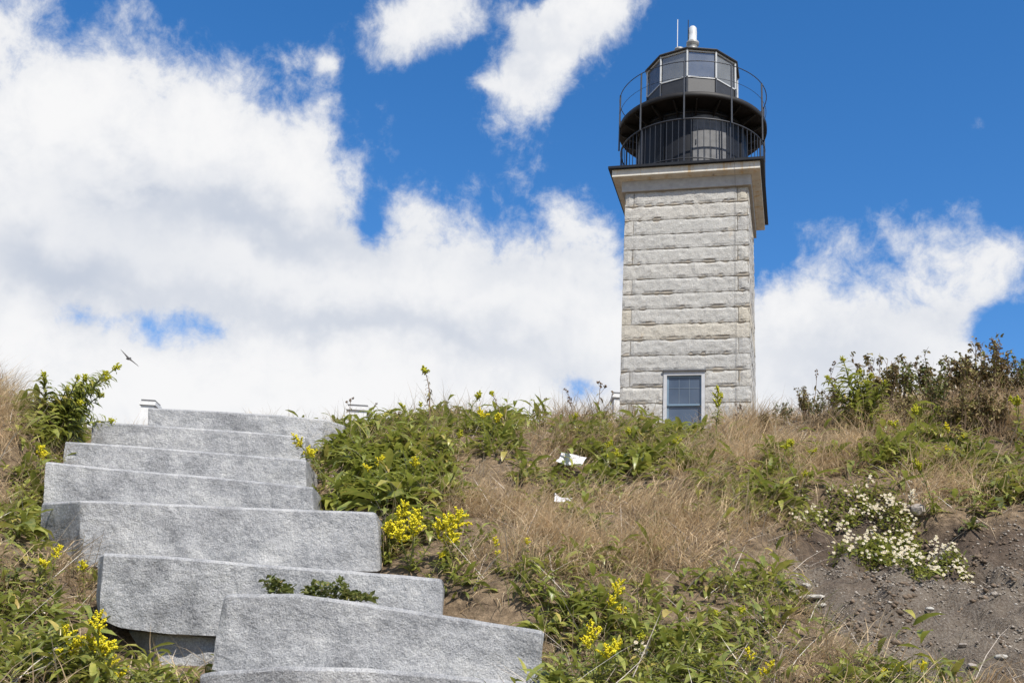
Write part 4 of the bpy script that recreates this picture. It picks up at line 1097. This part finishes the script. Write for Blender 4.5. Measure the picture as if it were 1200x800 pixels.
PLANTS = [
    # left bank
    (52, 512, 118, 26, 'big', 'tall leafy goldenrod leaning out against the sky left of the top slabs'),
    (45, 512, 108, 46, 'big', 'goldenrod bending lower to the right beneath the tall one at left'),
    (42, 585, 62, 6, 'gold', 'small goldenrod with yellow tip beside the third slab'),
    (22, 632, 55, -5, 'ros', 'broad-leaved green plant left of the fourth slab'),
    (55, 700, 62, -6, 'gold', 'goldenrod with two yellow tips left of the thick slab with shaded end'),
    (100, 706, 50, -12, 'gold', 'goldenrod leaning on the left end of the long weedy slab'),
    (75, 800, 66, 0, 'many', 'bright yellow goldenrod at bottom left, leftmost of the blooming cluster'),
    (107, 800, 80, 4, 'many', 'tallest bright yellow goldenrod of the bottom left cluster'),
    (128, 808, 42, 5, 'many', 'low yellow goldenrod in front of the bottom left cluster'),
    (22, 800, 70, -8, 'ros', 'large green leafy plant in the bottom left corner'),
    (195, 815, 36, 15, 'ros', 'leafy plant at the foot of the dark wedged block'),
    (262, 818, 28, 10, 'many', 'yellow goldenrod tips in front of the lowest slab'),
    (14, 690, 40, 0, 'dros', 'dull leafy plant at the left photo edge above the soil patch'),
    # dense patch right of the upper slabs
    (385, 562, 66, -48, 'gold', 'goldenrod arching left over the right end of the second slab'),
    (380, 575, 56, -12, 'gold', 'goldenrod with yellow tip just right of the third slab'),
    (430, 582, 52, 6, 'gold', 'goldenrod with pale yellow tip in the middle of the green patch'),
    (480, 585, 50, 6, 'gold', 'goldenrod with yellow tip at the right of the dense green patch'),
    (515, 545, 48, 32, 'bud', 'goldenrod leaning right with greenish buds above the dense patch'),
    (503, 500, 80, 2, 'dspire', 'tall dark withered spire standing highest above the crest'),
    (486, 505, 40, 6, 'bud', 'short budding goldenrod left of the tall withered spire'),
    (538, 508, 56, 14, 'bud', 'budding goldenrod on the crest right of the withered spire'),
    (594, 512, 62, -12, 'dspire', 'curved brown stem with pale bud top on the crest'),
    (568, 528, 52, 4, 'gold', 'leafy goldenrod with yellow top below the curved brown stem'),
    (398, 598, 52, -6, 'ros', 'big-leaved plant touching the right end of the fourth slab'),
    (438, 600, 56, 4, 'ros', 'big-leaved plant above the goldenrod by the thick slab'),
    (476, 596, 58, 14, 'ros', 'long-leaved plant spreading right in the dense green patch'),
    (516, 582, 56, 24, 'ros', 'long-leaved plant at the right edge of the dense green patch'),
    (420, 548, 46, -10, 'ros', 'leafy plant on the crest just behind the fourth slab end'),
    (456, 545, 46, 5, 'ros', 'leafy plant on the crest in the middle of the green patch'),
    (452, 662, 76, 4, 'many', 'yellow goldenrod against the right end of the thick slab'),
    (482, 670, 78, 4, 'many', 'yellow goldenrod above the right half of the long weedy slab'),
    (520, 670, 78, 18, 'many', 'brightest yellow goldenrod right of the thick slab'),
    (503, 680, 40, 10, 'gold', 'low goldenrod at the right end of the long weedy slab'),
    (584, 672, 42, -2, 'gold', 'small lone goldenrod in dry grass above the crooked slab'),
    (618, 664, 38, 0, 'gold', 'thin lone yellow-tipped goldenrod in the middle of the dry grass'),
    # middle of the bank
    (662, 522, 40, 14, 'bud', 'goldenrod with yellow-green top on the crest left of the tower'),
    (722, 575, 52, 6, 'bud', 'budding goldenrod with several tips right of the upper litter'),
    (706, 562, 48, -4, 'bud', 'budding goldenrod between the upper litter and the tower'),
    (752, 552, 46, 2, 'ros', 'leafy plant below the tower window'),
    (742, 545, 44, -6, 'bud', 'budding goldenrod below the left corner of the tower'),
    (790, 548, 42, 14, 'bud', 'budding goldenrod leaning right below the tower window'),
    (838, 520, 66, 3, 'spire', 'upright goldenrod spire in front of the tower, right of its window'),
    (660, 588, 36, -10, 'ros', 'yellowing leafy plant under the upper litter'),
    (682, 614, 44, 4, 'ros', 'leafy plant right of the lower litter'),
    (700, 625, 30, 10, 'dros', 'small dark leafy plant in dry grass below the tower'),
    (765, 618, 30, 18, 'dros', 'small dark leafy plant in dry grass below the window'),
    (868, 606, 58, -4, 'ros', 'large broad-leaved plant on the bank below the right side of the tower'),
    (905, 598, 50, 10, 'ros', 'broad-leaved plant beside the biggest one below the tower'),
    (912, 572, 60, 4, 'bud', 'budding goldenrod on the bank right of the tower'),
    (930, 560, 46, 4, 'bud', 'smaller budding goldenrod right of the one beside the tower'),
    (938, 594, 46, 14, 'bud', 'goldenrod with yellow-green tips above the white asters'),
    # right bank
    (1008, 505, 98, -6, 'big', 'tall goldenrod with bright top against the cloud on the right crest'),
    (1078, 530, 60, -8, 'bud', 'dark green goldenrod on the right bank below the shrubs'),
    (1112, 538, 42, 4, 'gold', 'goldenrod with yellow top on the right bank, upper one of two'),
    (1118, 562, 42, 6, 'gold', 'goldenrod with yellow top on the right bank, lower one of two'),
    (1098, 604, 66, -16, 'bud', 'leaning goldenrod at the upper rim of the bare soil'),
    (1046, 540, 44, -4, 'ros', 'leafy plant on the right bank below the tall goldenrod'),
    (1160, 590, 42, 6, 'dros', 'dull leafy plant near the right edge above the bare soil'),
    (1190, 588, 44, 6, 'ros', 'leafy plant at the right photo edge above the bare soil'),
    (1150, 545, 52, 0, 'dros', 'dull green leafy plant below the big dry shrub'),
    (1196, 520, 60, 10, 'bud', 'goldenrod at the right photo edge with yellow top'),
    (1140, 622, 20, 0, 'dros', 'tiny green tuft growing in the bare soil'),
    # foot of the bank
    (632, 745, 50, -6, 'ros', 'leafy plant touching the right end of the crooked slab'),
    (668, 730, 54, 0, 'ros', 'leafy plant right of the crooked slab, second from it'),
    (705, 742, 66, 26, 'many', 'yellow-green goldenrod leaning right at the foot of the bank'),
    (700, 802, 74, -2, 'many', 'bright yellow goldenrod nearest the crooked slab at the photo bottom'),
    (650, 815, 52, -8, 'ros', 'leafy plant at the photo bottom by the crooked slab end'),
    (742, 800, 60, 14, 'bud', 'leafy goldenrod between the yellow one and the small white flowers'),
    (800, 752, 54, -4, 'ros', 'leafy plant in the lower middle of the bank'),
    (850, 755, 52, 16, 'bud', 'goldenrod leaning right with yellow-green tip in the lower middle'),
    (775, 812, 48, 6, 'ros', 'leafy plant at the photo bottom right of the white flowers'),
    (832, 805, 58, 2, 'ros', 'largest leafy plant at the photo bottom middle'),
    (878, 818, 58, 8, 'gold', 'goldenrod with yellow tips at the photo bottom, right of middle'),
    (900, 815, 44, -4, 'gold', 'shorter yellow goldenrod at the photo bottom, right of middle'),
    (985, 808, 48, 0, 'ros', 'upright bladed plant at the photo bottom below the bare soil'),
    (1030, 815, 48, 24, 'gold', 'goldenrod reaching right over the bare soil at photo bottom'),
    (1062, 815, 46, 34, 'gold', 'rightmost goldenrod at the photo bottom over the soil'),
    # dry shrubs on the right crest
    (945, 492, 42, -10, 'shrub', 'low dry shrub, leftmost on the right crest'),
    (975, 490, 46, 6, 'shrub', 'dry shrub left of the tall goldenrod on the crest'),
    (1032, 490, 76, 4, 'shrub', 'dry shrub right behind the tall goldenrod on the crest'),
    (1062, 486, 78, 2, 'gshrub', 'part green dry shrub in the middle of the right crest'),
    (1096, 482, 74, -2, 'shrub', 'dry shrub left of the biggest one on the right crest'),
    (1130, 478, 76, 4, 'shrub', 'dense dry shrub against the blue notch in the cloud'),
    (1152, 476, 80, 0, 'shrub', 'biggest dry brown shrub on the right crest'),
    (1180, 474, 66, 4, 'shrub', 'dry shrub near the right photo edge, right of the biggest'),
    (1212, 472, 66, -6, 'gshrub', 'dry shrub cut off by the right photo edge'),
    (918, 498, 34, 4, 'gshrub', 'low greenish shrub between the tower and the leftmost crest shrub'),
    (960, 496, 38, -4, 'gshrub', 'low greenish shrub in front of the left crest shrubs'),
    (1015, 494, 58, 8, 'gshrub', 'leafy greenish shrub at the foot of the tall crest goldenrod'),
    (1108, 490, 62, -6, 'gshrub', 'leafy greenish shrub in front of the right crest shrubs'),
    (898, 506, 30, -8, 'shrub', 'small dry shrub just right of the tower'),
    (1120, 515, 66, 6, 'shrub', 'dry shrub lower on the right bank, below the dense one'),
    (1168, 512, 70, -4, 'shrub', 'dry shrub lower on the right bank, below the biggest one'),
    (1060, 505, 56, 6, 'shrub', 'dry shrub lower on the right bank, behind the dark green goldenrod'),
    # dead stalks along the crest
    (409, 508, 44, 0, 'stalk', 'thin bare stalk crossing the right-hand white chimney'),
    (428, 508, 38, 10, 'stalk', 'dead stalk just right of the right-hand white chimney'),
    (446, 500, 26, 24, 'stalk', 'short broken stalk on the crest, first right of the chimney'),
    (455, 502, 32, 20, 'stalk', 'broken stalk on the crest, second right of the chimney'),
    (640, 502, 36, -4, 'stalk', 'thin stalk with a round head on the crest'),
    (675, 500, 44, -16, 'stalk', 'thin dark stalk leaning left in front of the blue gap'),
    (697, 502, 58, 2, 'stalk', 'tallest thin stalk left of the tower foot'),
    (705, 502, 46, 16, 'stalk', 'thin stalk leaning right beside the tower foot'),
    (733, 504, 30, 10, 'stalk', 'dead stalk with dark seed heads in front of the tower corner'),
    (752, 506, 34, 6, 'stalk', 'dead stalk with seed heads just left of the tower window'),
    (800, 512, 24, 30, 'stalk', 'dead stalk lying low under the tower window'),
    (862, 512, 38, -6, 'stalk', 'dead stalk with dark heads in front of the tower right corner'),
    (880, 508, 36, -14, 'stalk', 'dead stalk with dark heads just right of the tower corner'),
    (952, 490, 54, 6, 'stalk', 'dead stalk above the leftmost dry shrub'),
    (982, 488, 64, -3, 'stalk', 'upright bare stalk left of the tall goldenrod'),
]
for a in PLANTS: plant(*a)
plant(186, 468, 20, 12, 'stalk', 'thin dead stalk behind the left end of the top slab', Y=11.6)
plant(176, 470, 24, -4, 'stalk', 'thin dead stalk in front of the left-hand chimney', Y=11.6)
plant(212, 472, 12, 4, 'stalk', 'short stalk poking up behind the topmost slab', Y=11.6)
plant(158, 482, 18, -40, 'stalk', 'thin dead stalk leaning left beside the topmost slab', Y=11.2)

# ------------------------------------------------------------------ ground cover nobody could count
def on_slab(x, y, mg=0.0):
    r_ = np.zeros(x.shape, bool)
    for (a, c, e, f) in SLABBOX: r_ |= (x > a - mg) & (x < c + mg) & (y > e - .03) & (y < f)
    return r_
GREEN = [(440, 550, 85, 60, 1), (500, 515, 60, 28, .7), (575, 515, 50, 26, .5), (490, 640, 50, 40, 1), (25, 610, 40, 55, .8), (55, 500, 45, 45, .9), (50, 760, 100, 70, 1.1), (180, 800, 80, 22, .8),
         (740, 540, 75, 40, .55), (665, 565, 45, 30, .35), (890, 590, 65, 32, .7), (920, 560, 40, 30, .5), (1095, 535, 70, 38, .65), (1165, 560, 55, 50, .45), (700, 745, 110, 65, .85), (640, 715, 55, 45, .8),
         (830, 775, 100, 60, 1.0), (870, 715, 55, 40, .5), (760, 720, 60, 40, .7), (1040, 805, 70, 20, .6), (640, 800, 60, 40, .9), (540, 690, 40, 30, .6)]
BARE = [(30, 660, 45, 35, .9), (90, 720, 40, 30, .5), (35, 580, 30, 20, .4), (730, 690, 70, 18, .7), (600, 660, 40, 20, .4), (950, 640, 40, 30, .4)]
def pix_map(x, y, z, lst):
    q = proj(np.stack([x, y, z], -1)); w = np.zeros(len(x))
    for (cx, cy, rx, ry, s_) in lst: w = np.maximum(w, s_ * np.exp(-(((q[:, 0] - cx) / rx) ** 2 + ((q[:, 1] - cy) / ry) ** 2) ** 1.5))
    return w
def scatter(n, x0=-6.0, x1=8.2, y0=4.4, y1=13.2):
    x = rng.uniform(x0, x1, n); y = rng.uniform(y0, y1, n)
    k = (np.abs(x) < .56 * y + .8) & ~on_slab(x, y) & ~((x > -4.1) & (x < -3.2) & (y > 9.6))
    x, y = x[k], y[k]; z = ground_z(x, y)
    pq_ = proj(np.stack([x, y, z], -1))
    k = ~((pq_[:, 0] > 132) & (pq_[:, 0] < 262) & (pq_[:, 1] > 738) & (pq_[:, 1] < 800))      # hollow in front of the wedged block stays bare
    return x[k], y[k], z[k]
# dry grass
x, y, z = scatter(330000)
gr, ba_, sc_ = pix_map(x, y, z, GREEN), pix_map(x, y, z, BARE), scar(x, y)
clump = fbm(x * 2.6, y * 2.6, 31, 3); fine_ = fbm(x * 9, y * 9, 33, 2)
low = sstep(650, 740, proj(np.stack([x, y, z], -1))[:, 1])
dens = (1 - .85 * np.clip(gr, 0, 1)) * (1 - ba_ * .85) * (1 - np.clip(sc_ * 1.02, 0, 1)) * (.18 + 1.05 * sstep(.40, .58, clump)) * (.6 + .5 * fine_) * (1 - .45 * low)
k = rng.uniform(0, 1, len(x)) < np.clip(dens, 0, 1)
x, y, z, clump, low = x[k], y[k], z[k], clump[k], low[k]; N = len(x)
flow = (fbm(x * .9, y * .9, 41, 2) - .5) * 5 - 1.2
az_ = flow + (fbm(x * 7, y * 7, 43, 2) - .5) * 5 + rng.normal(0, .55, N)
Lg = rng.uniform(.10, .36, N) * (.45 + 1.1 * sstep(.35, .65, clump)) * (1 - .2 * low)
elv = rng.uniform(.25, 1.35, N)
V, Q, T = blade_arrays(np.c_[x, y, z - .01], az_, elv, Lg, rng.uniform(.003, .0072, N), rng.uniform(.2, 1.9, N), rng.normal(0, .5, N))
tag(link('dry_grass', np_mesh('dry_grass', V, [Q, T], M['grass'], True)), 'tan dry grass matted all over the bank', 'grass', kind='stuff')
# long seeding grass leaning at the crest
x, y, z = scatter(60000, -6, 8.2, 8.3, 12.4)
pq = proj(np.stack([x, y, z], -1)); gr = pix_map(x, y, z, GREEN)
k = (rng.uniform(0, 1, len(x)) < (sstep(.5, .68, fbm(x * 1.6, y * 1.6, 51, 2)) * .6 + .5 * (x < -3.9)) * (1 - .8 * np.clip(gr, 0, 1))) & (scar(x, y) < .2) & ~((pq[:, 0] > 765) & (pq[:, 0] < 850)) & ((x > -1.0) & (y > 9.4) | (x < -3.6) & (pq[:, 0] < 62))
x, y, z = x[k], y[k], z[k]; N = len(x)
V, Q, T = blade_arrays(np.c_[x, y, z - .01], rng.normal(-.3, .9, N), rng.uniform(.8, 1.5, N), rng.uniform(.28, .52, N), rng.uniform(.0025, .0045, N), rng.uniform(.3, 1.7, N), rng.normal(0, .4, N))
tag(link('long_grass', np_mesh('long_grass', V, [Q, T], M['grass'], True)), 'longer dry grass tufts along the crest', 'grass', kind='stuff')
# green grass
x, y, z = scatter(90000)
gr, sc_ = pix_map(x, y, z, GREEN), scar(x, y)
pq = proj(np.stack([x, y, z], -1)); low = sstep(620, 720, pq[:, 1]) * sstep(520, 600, pq[:, 0])
k = rng.uniform(0, 1, len(x)) < (.06 + .5 * low + .25 * gr) * sstep(.4, .62, fbm(x * 2.1, y * 2.1, 61, 3)) * (1 - sc_)
x, y, z = x[k], y[k], z[k]; N = len(x)
V, Q, T = blade_arrays(np.c_[x, y, z - .01], rng.uniform(0, 6.28, N), rng.uniform(.6, 1.4, N), rng.uniform(.12, .32, N), rng.uniform(.003, .006, N), rng.uniform(.3, 1.6, N), rng.normal(0, .3, N))
tag(link('green_grass', np_mesh('green_grass', V, [Q, T], M['greengrass'], True)), 'green grass blades among the leafy plants', 'grass', kind='stuff')
# low leafy cover
x, y, z = scatter(34000)
gr, sc_ = pix_map(x, y, z, GREEN), scar(x, y)
k = rng.uniform(0, 1, len(x)) < np.clip(gr * .46 + .006, 0, 1) * (1 - sc_) * (.5 + sstep(.42, .6, fbm(x * 3, y * 3, 71, 2)))
x, y, z = x[k], y[k], z[k]; C = len(x)
per = 9; N = C * per
bx_ = np.repeat(np.c_[x, y, z - .01], per, 0); bx_[:, :2] += rng.normal(0, .03, (N, 2)); bx_[:, 2] += rng.uniform(0, .12, N)
sz = np.repeat(rng.uniform(.09, .24, C) * np.clip(y / 9.0, .6, 1.0), per) * rng.uniform(.6, 1.2, N)
V, F = leaf_arrays(bx_, np.tile(rot_id(per), C) + rng.uniform(-.6, .6, N), rng.uniform(.1, 1.2, N), sz, sz * rng.uniform(.17, .27, N), rng.uniform(.3, 1.7, N), .3, 'lance', rng.uniform(-.5, .5, N), .25)
tag(link('low_leafy_cover', np_mesh('low_leafy_cover', V, [F], M['leaf'], True)), 'low green leaves filling the plant patches on the bank', 'ground cover', kind='stuff')
x, y, z = scatter(5200)
gr, sc_ = pix_map(x, y, z, GREEN), scar(x, y)
k = rng.uniform(0, 1, len(x)) < np.clip(gr * .55, 0, 1) * (1 - sc_) * sstep(.40, .56, fbm(x * 2.4, y * 2.4, 75, 2))
pq = proj(np.stack([x, y, z], -1)); k &= ~((pq[:, 0] > 755) & (pq[:, 0] < 850) & (pq[:, 1] < 535))
x, y, z = x[k], y[k], z[k]; C = len(x)
per = 13; N = C * per
bx_ = np.repeat(np.c_[x, y, z - .01], per, 0); bx_[:, :2] += rng.normal(0, .025, (N, 2)); bx_[:, 2] += np.tile(np.linspace(0, .24, per), C) * np.repeat(rng.uniform(.5, 1.3, C), per)
sz = np.repeat(rng.uniform(.15, .25, C) * np.clip(y / 9.0, .68, 1.05), per) * rng.uniform(.65, 1.15, N)
V, F = leaf_arrays(bx_, np.tile(rot_id(per), C) + np.repeat(rng.uniform(0, 6, C), per) + rng.uniform(-.4, .4, N), rng.uniform(.2, 1.1, N), sz, sz * rng.uniform(.19, .28, N), rng.uniform(.5, 1.8, N), .32, 'lance', rng.uniform(-.4, .4, N), .22)
tag(link('broad_leaf_cover', np_mesh('broad_leaf_cover', V, [F], M['leaf'], True)), 'broad green leaves massed between the goldenrod plants', 'ground cover', kind='stuff')
# dead litter stems lying about
x, y, z = scatter(9000)
k = (scar(x, y) < .6) | (rng.uniform(0, 1, len(x)) < .12)
x, y, z = x[k], y[k], z[k]; N = len(x)
V, Q, T = blade_arrays(np.c_[x, y, z + .01], rng.uniform(0, 6.28, N), rng.uniform(.0, .9, N), rng.uniform(.2, .5, N), rng.uniform(.004, .008, N), rng.uniform(-.1, .5, N), rng.normal(0, .2, N))
tag(link('dead_stems', np_mesh('dead_stems', V, [Q, T], M['deadstem'], True)), 'loose pale dead stems strewn through the grass', 'dead stems', kind='stuff')
# gravel on the bare soil
x, y, z = scatter(150000, 1.0, 6.5, 4.4, 9)
k = rng.uniform(0, 1, len(x)) < scar(x, y) * (.12 + .75 * sstep(.45, .65, fbm(x * 2.5, y * 2.5, 81, 3)))
x, y, z = x[k], y[k], z[k]; N = len(x)
V, F = blobs(np.c_[x, y, z + .001], .0025 + .010 * rng.uniform(0, 1, N) ** 3.5, (1.25, 1.0, .7))
tag(link('gravel', np_mesh('gravel', V, [F], M['pebble'])), 'small gravel and chips scattered over the bare soil', 'gravel', kind='stuff')

x, y, z = scatter(26000, 1.0, 6.5, 4.4, 9)
k = rng.uniform(0, 1, len(x)) < scar(x, y) * .9 * sstep(.46, .62, fbm(x * 3.5, y * 3.5, 85, 3))
x, y, z = x[k], y[k], z[k]; N = len(x)
V, F = blobs(np.c_[x, y, z], .006 + .018 * rng.uniform(0, 1, N) ** 3, (1.2, 1.0, .8))
tag(link('soil_clods', np_mesh('soil_clods', V, [F], M['clod'])), 'brown clods of earth lying on the bare soil', 'soil', kind='stuff')

# ------------------------------------------------------------------ stones, asters, weeds, litter, bird
def stone(px, py, w, mat, label, flat=.6, seed=0):
    P = hit(px, py, 0); s_ = w / (FPX / float(P @ FW)) * .5
    bm = bmesh.new(); bmesh.ops.create_icosphere(bm, subdivisions=2, radius=1.0)
    for v in bm.verts:
        c = v.co.copy(); f = 1 + .28 * mnoise.noise(c * 1.3 + Vector((seed * 5.1, 0, 0))) + .12 * mnoise.noise(c * 3 + Vector((0, seed, 0)))
        v.co = Vector((c.x * 1.15, c.y * .9, c.z * flat)) * f * s_
    me = bpy.data.meshes.new('stone'); bm.to_mesh(me); bm.free(); me.materials.append(mat)
    o = link('stone', me, loc=P + np.array([0, 0, s_ * flat * .45])); o.rotation_euler = (0, .1, seed * 1.3)
    tag(o, label, 'stone', 'stones on the bare soil', 'thing')
for k, a in enumerate([(1076, 608, 20, 'rock', 'brown field stone at the upper rim of the bare soil', .75), (952, 706, 22, 'palerock', 'long pale flat stone left on the bare soil', .3),
                       (964, 711, 12, 'palerock', 'small pale stone right of the long flat one', .5), (938, 704, 12, 'rock', 'grey stone left of the long pale flat one', .5),
                       (945, 690, 9, 'palerock', 'tiny pale stone above the long flat one', .6), (1128, 760, 12, 'rock', 'grey stone low on the bare soil', .5),
                       (1173, 776, 14, 'palerock', 'pale stone in the lower right corner of the soil', .5), (1140, 786, 12, 'rock', 'grey stone near the bottom of the bare soil', .5),
                       (1090, 715, 9, 'palerock', 'tiny pale stone in the middle of the bare soil', .6), (1165, 700, 9, 'rock', 'small grey stone at the right of the bare soil', .6)]):
    stone(a[0], a[1], a[2], M[a[3]], a[4], a[5], k + 1)
def aster_clump(pts, label, seed):
    P0 = hit(*pts[0][:2]); o = empty('aster_clump', P0); o.empty_display_size = .1
    fb_, fl = [], []
    for (px, py, r_, n, nf) in pts:
        nf = int(nf * .8); n = int(n * 1.4)
        c = hit(px, py); s_ = r_ / (FPX / float(c @ FW))
        q = c[None] + np.c_[rng.normal(0, s_ * .5, (n, 2)), np.zeros(n)]; q[:, 2] = ground_z(q[:, 0], q[:, 1]) + rng.uniform(.0, .09, n); fb_.append(q)
        m_ = max(2, nf // 6)
        cc = c[None, :2] + rng.normal(0, s_ * .6, (m_, 2)) + np.array([0, -.04])
        d = np.zeros((nf, 3)); d[:, :2] = cc[rng.integers(0, m_, nf)] + rng.normal(0, .026, (nf, 2)); d[:, 2] = ground_z(d[:, 0], d[:, 1]) + rng.uniform(.09, .15, nf); fl.append(d)
    q = np.concatenate(fb_) - P0; d = np.concatenate(fl) - P0; N = len(q)
    L = rng.uniform(.02, .055, N)
    V, F = leaf_arrays(q, rng.uniform(0, 6.28, N), rng.uniform(-.2, 1.2, N), L, L * rng.uniform(.3, .45, N), rng.uniform(0, 1.2, N), .3, 'oval', rng.uniform(-.6, .6, N))
    link('foliage', np_mesh('foliage', V, [F], M['leaf'], True), o)
    n = len(d); pet = 6
    az = np.tile(np.arange(pet) * 2 * math.pi / pet, n) + np.repeat(rng.uniform(0, 1, n), pet)
    L = np.repeat(rng.uniform(.009, .015, n), pet)
    V, F = leaf_arrays(np.repeat(d, pet, 0), az, rng.uniform(.0, .5, n * pet), L, L * .8, np.full(n * pet, .5), .1, 'oval')
    V = V.reshape(n, -1, 3); V = V - d[:, None]                       # flower discs turn out from the slope
    ta = rng.normal(.95, .3, n)[:, None]; cy_, cz_ = V[..., 1].copy(), V[..., 2].copy()
    V[..., 1] = cy_ * np.cos(ta) - cz_ * np.sin(ta); V[..., 2] = cy_ * np.sin(ta) + cz_ * np.cos(ta)
    V = (V + d[:, None]).reshape(-1, 3)
    tag(link('petals', np_mesh('petals', V, [F], M['petal']), o), kind='stuff')
    V, F = blobs(d + np.array([0, 0, .003]), np.full(n, .003))
    tag(link('flower_eyes', np_mesh('flower_eyes', V, [F], M['yellowgreen']), o), kind='stuff')
    tag(o, label, 'aster', 'white asters at the edge of the bare soil')
aster_clump([(990, 605, 22, 240, 30), (965, 622, 20, 160, 40), (940, 622, 14, 90, 26), (1020, 600, 24, 260, 36), (1045, 605, 20, 180, 56), (1062, 622, 16, 120, 56)], 'upper mat of white asters with dark soil showing through', 1)
aster_clump([(1030, 645, 26, 300, 50), (1060, 650, 26, 280, 60), (1020, 662, 18, 120, 44), (1075, 668, 22, 200, 64), (1105, 668, 20, 140, 60), (1125, 672, 12, 70, 30), (985, 650, 12, 60, 16)], 'lower mat of white asters trailing down to the right', 2)
aster_clump([(756, 786, 7, 30, 18)], 'tiny bunch of white flowers at the foot of the bank', 3)
# weeds on the long slab
def weed(px, py, w, Y, n, label):
    c = at(px, py, Y); s_ = w / (FPX / float(c @ FW)); o = empty('creeping_weed', c)
    q = np.c_[rng.uniform(-s_ * .5, s_ * .5, n), rng.normal(.03, .05, n), np.zeros(n)]
    q[:, 2] = (.005 + .20 * fbm(q[:, 0] * 11 + px, q[:, 0] * 0 + 3.3, 5, 2) ** 2.2) * rng.uniform(0, 1, n)
    L = rng.uniform(.02, .05, n)
    V, F = leaf_arrays(q, rng.uniform(0, 6.28, n), rng.uniform(0, 1.3, n), L, L * rng.uniform(.45, .7, n), rng.uniform(.2, 1.4, n), .35, 'oval', rng.uniform(-.6, .6, n), .4)
    link('foliage', np_mesh('foliage', V, [F], M['leafdark'], True), o)
    s2 = MB()
    for k in range(6):
        xx = rng.uniform(-s_ * .4, s_ * .4); s2.tube([(xx, .03, -.01), (xx + .02, .02, .03), (xx + .05, .0, .05)], .002, 4)
    link('stem', s2.mesh('stem', M['stem']), o)
    tag(o, label, 'weed', 'weeds growing on the long slab')
weed(324, 694, 30, 5.95, 130, 'left clump of green weed behind the crooked slab top')
weed(396, 702, 78, 5.95, 380, 'wider right clump of green weed behind the crooked slab top')
# litter
def litter(px, py, w, h, seed, label):
    c = hit(px, py, 0); k = FPX / float(c @ FW); W_, H_ = w / k, h / k
    n = 8; vs = []
    for j in range(n + 1):
        for i_ in range(n + 1):
            u, v = i_ / n - .5, j / n - .5
            vs.append(((u + .35 * v) * W_, v * H_ * .5 + .012 * math.sin(5 * u + seed), v * H_ * .9 + .010 * math.sin(6 * u + 3 * v + seed) + .006 * math.sin(13 * u * v + 2 * u)))
    m = MB(); m.add(vs, [(j * (n + 1) + i_, j * (n + 1) + i_ + 1, (j + 1) * (n + 1) + i_ + 1, (j + 1) * (n + 1) + i_) for j in range(n) for i_ in range(n)])
    me = m.mesh('paper_litter', M['paper'], True)
    o = link('paper_litter', me, loc=c + np.array([0, -.06, H_ * .45 + .05])); o.rotation_euler = (-.2, 0, .3 * seed)
    md = o.modifiers.new('thick', 'SOLIDIFY'); md.thickness = .002
    tag(o, label, 'litter', 'litter on the bank', 'thing')
litter(668, 556, 32, 20, 1, 'upper and larger scrap of white paper caught in the plants')
litter(658, 600, 26, 12, 2.3, 'lower and smaller scrap of white paper in the grass')
# gull-like bird gliding
def bird():
    c = Vector(at(150.5, 420, 45)); bm = bmesh.new()
    def loft(rings):
        loops = []
        for (cx, cy, cz, rx, rz) in rings:
            loops.append([bm.verts.new((cx + 0, cy + rx * math.cos(t), cz + rz * math.sin(t))) for t in [2 * math.pi * k / 8 for k in range(8)]])
        for a_, b_ in zip(loops[:-1], loops[1:]):
            for k in range(8): bm.faces.new((a_[k], a_[(k + 1) % 8], b_[(k + 1) % 8], b_[k]))
        bm.faces.new(loops[0][::-1]); bm.faces.new(loops[-1])
    # wings as one span through the body (x = span), body along y
    loft([(-.62, .16, .02, .012, .006), (-.45, .06, .04, .05, .012), (-.25, -.02, .045, .075, .018), (-.08, 0, .02, .10, .035), (0, 0, .0, .12, .06), (.08, 0, .02, .10, .035), (.25, -.02, .045, .075, .018), (.45, .06, .04, .05, .012), (.62, .16, .02, .012, .006)])
    def loft_y(rings):
        loops = []
        for (cy, cz, r_, rz) in rings: loops.append([bm.verts.new((r_ * math.cos(t), cy, cz + rz * math.sin(t))) for t in [2 * math.pi * k / 8 for k in range(8)]])
        for a_, b_ in zip(loops[:-1], loops[1:]):
            for k in range(8): bm.faces.new((a_[k], a_[(k + 1) % 8], b_[(k + 1) % 8], b_[k]))
        bm.faces.new(loops[0][::-1]); bm.faces.new(loops[-1])
    loft_y([(-.34, 0, .006, .006), (-.29, .005, .018, .016), (-.26, .01, .04, .038), (-.21, .01, .045, .042), (-.16, 0, .05, .048), (-.02, -.01, .075, .065), (.14, 0, .05, .042), (.26, .01, .045, .014), (.36, .012, .07, .006)])
    bmesh.ops.recalc_face_normals(bm, faces=bm.faces)
    me = bpy.data.meshes.new('bird'); bm.to_mesh(me); bm.free(); me.materials.append(M['bird'])
    o = link('bird', me, loc=c); o.scale = (.88,) * 3
    md = o.modifiers.new('join', 'REMESH'); md.mode = 'VOXEL'; md.voxel_size = .012; md.use_smooth_shade = True
    o.rotation_euler = (Matrix.Rotation(math.radians(38), 3, 'Y') @ Matrix.Rotation(math.radians(14), 3, 'Z') @ Matrix.Rotation(math.radians(16), 3, 'X')).to_euler()
    tag(o, 'dark bird gliding in the sky above the stair with wings outstretched', 'bird')
bird()
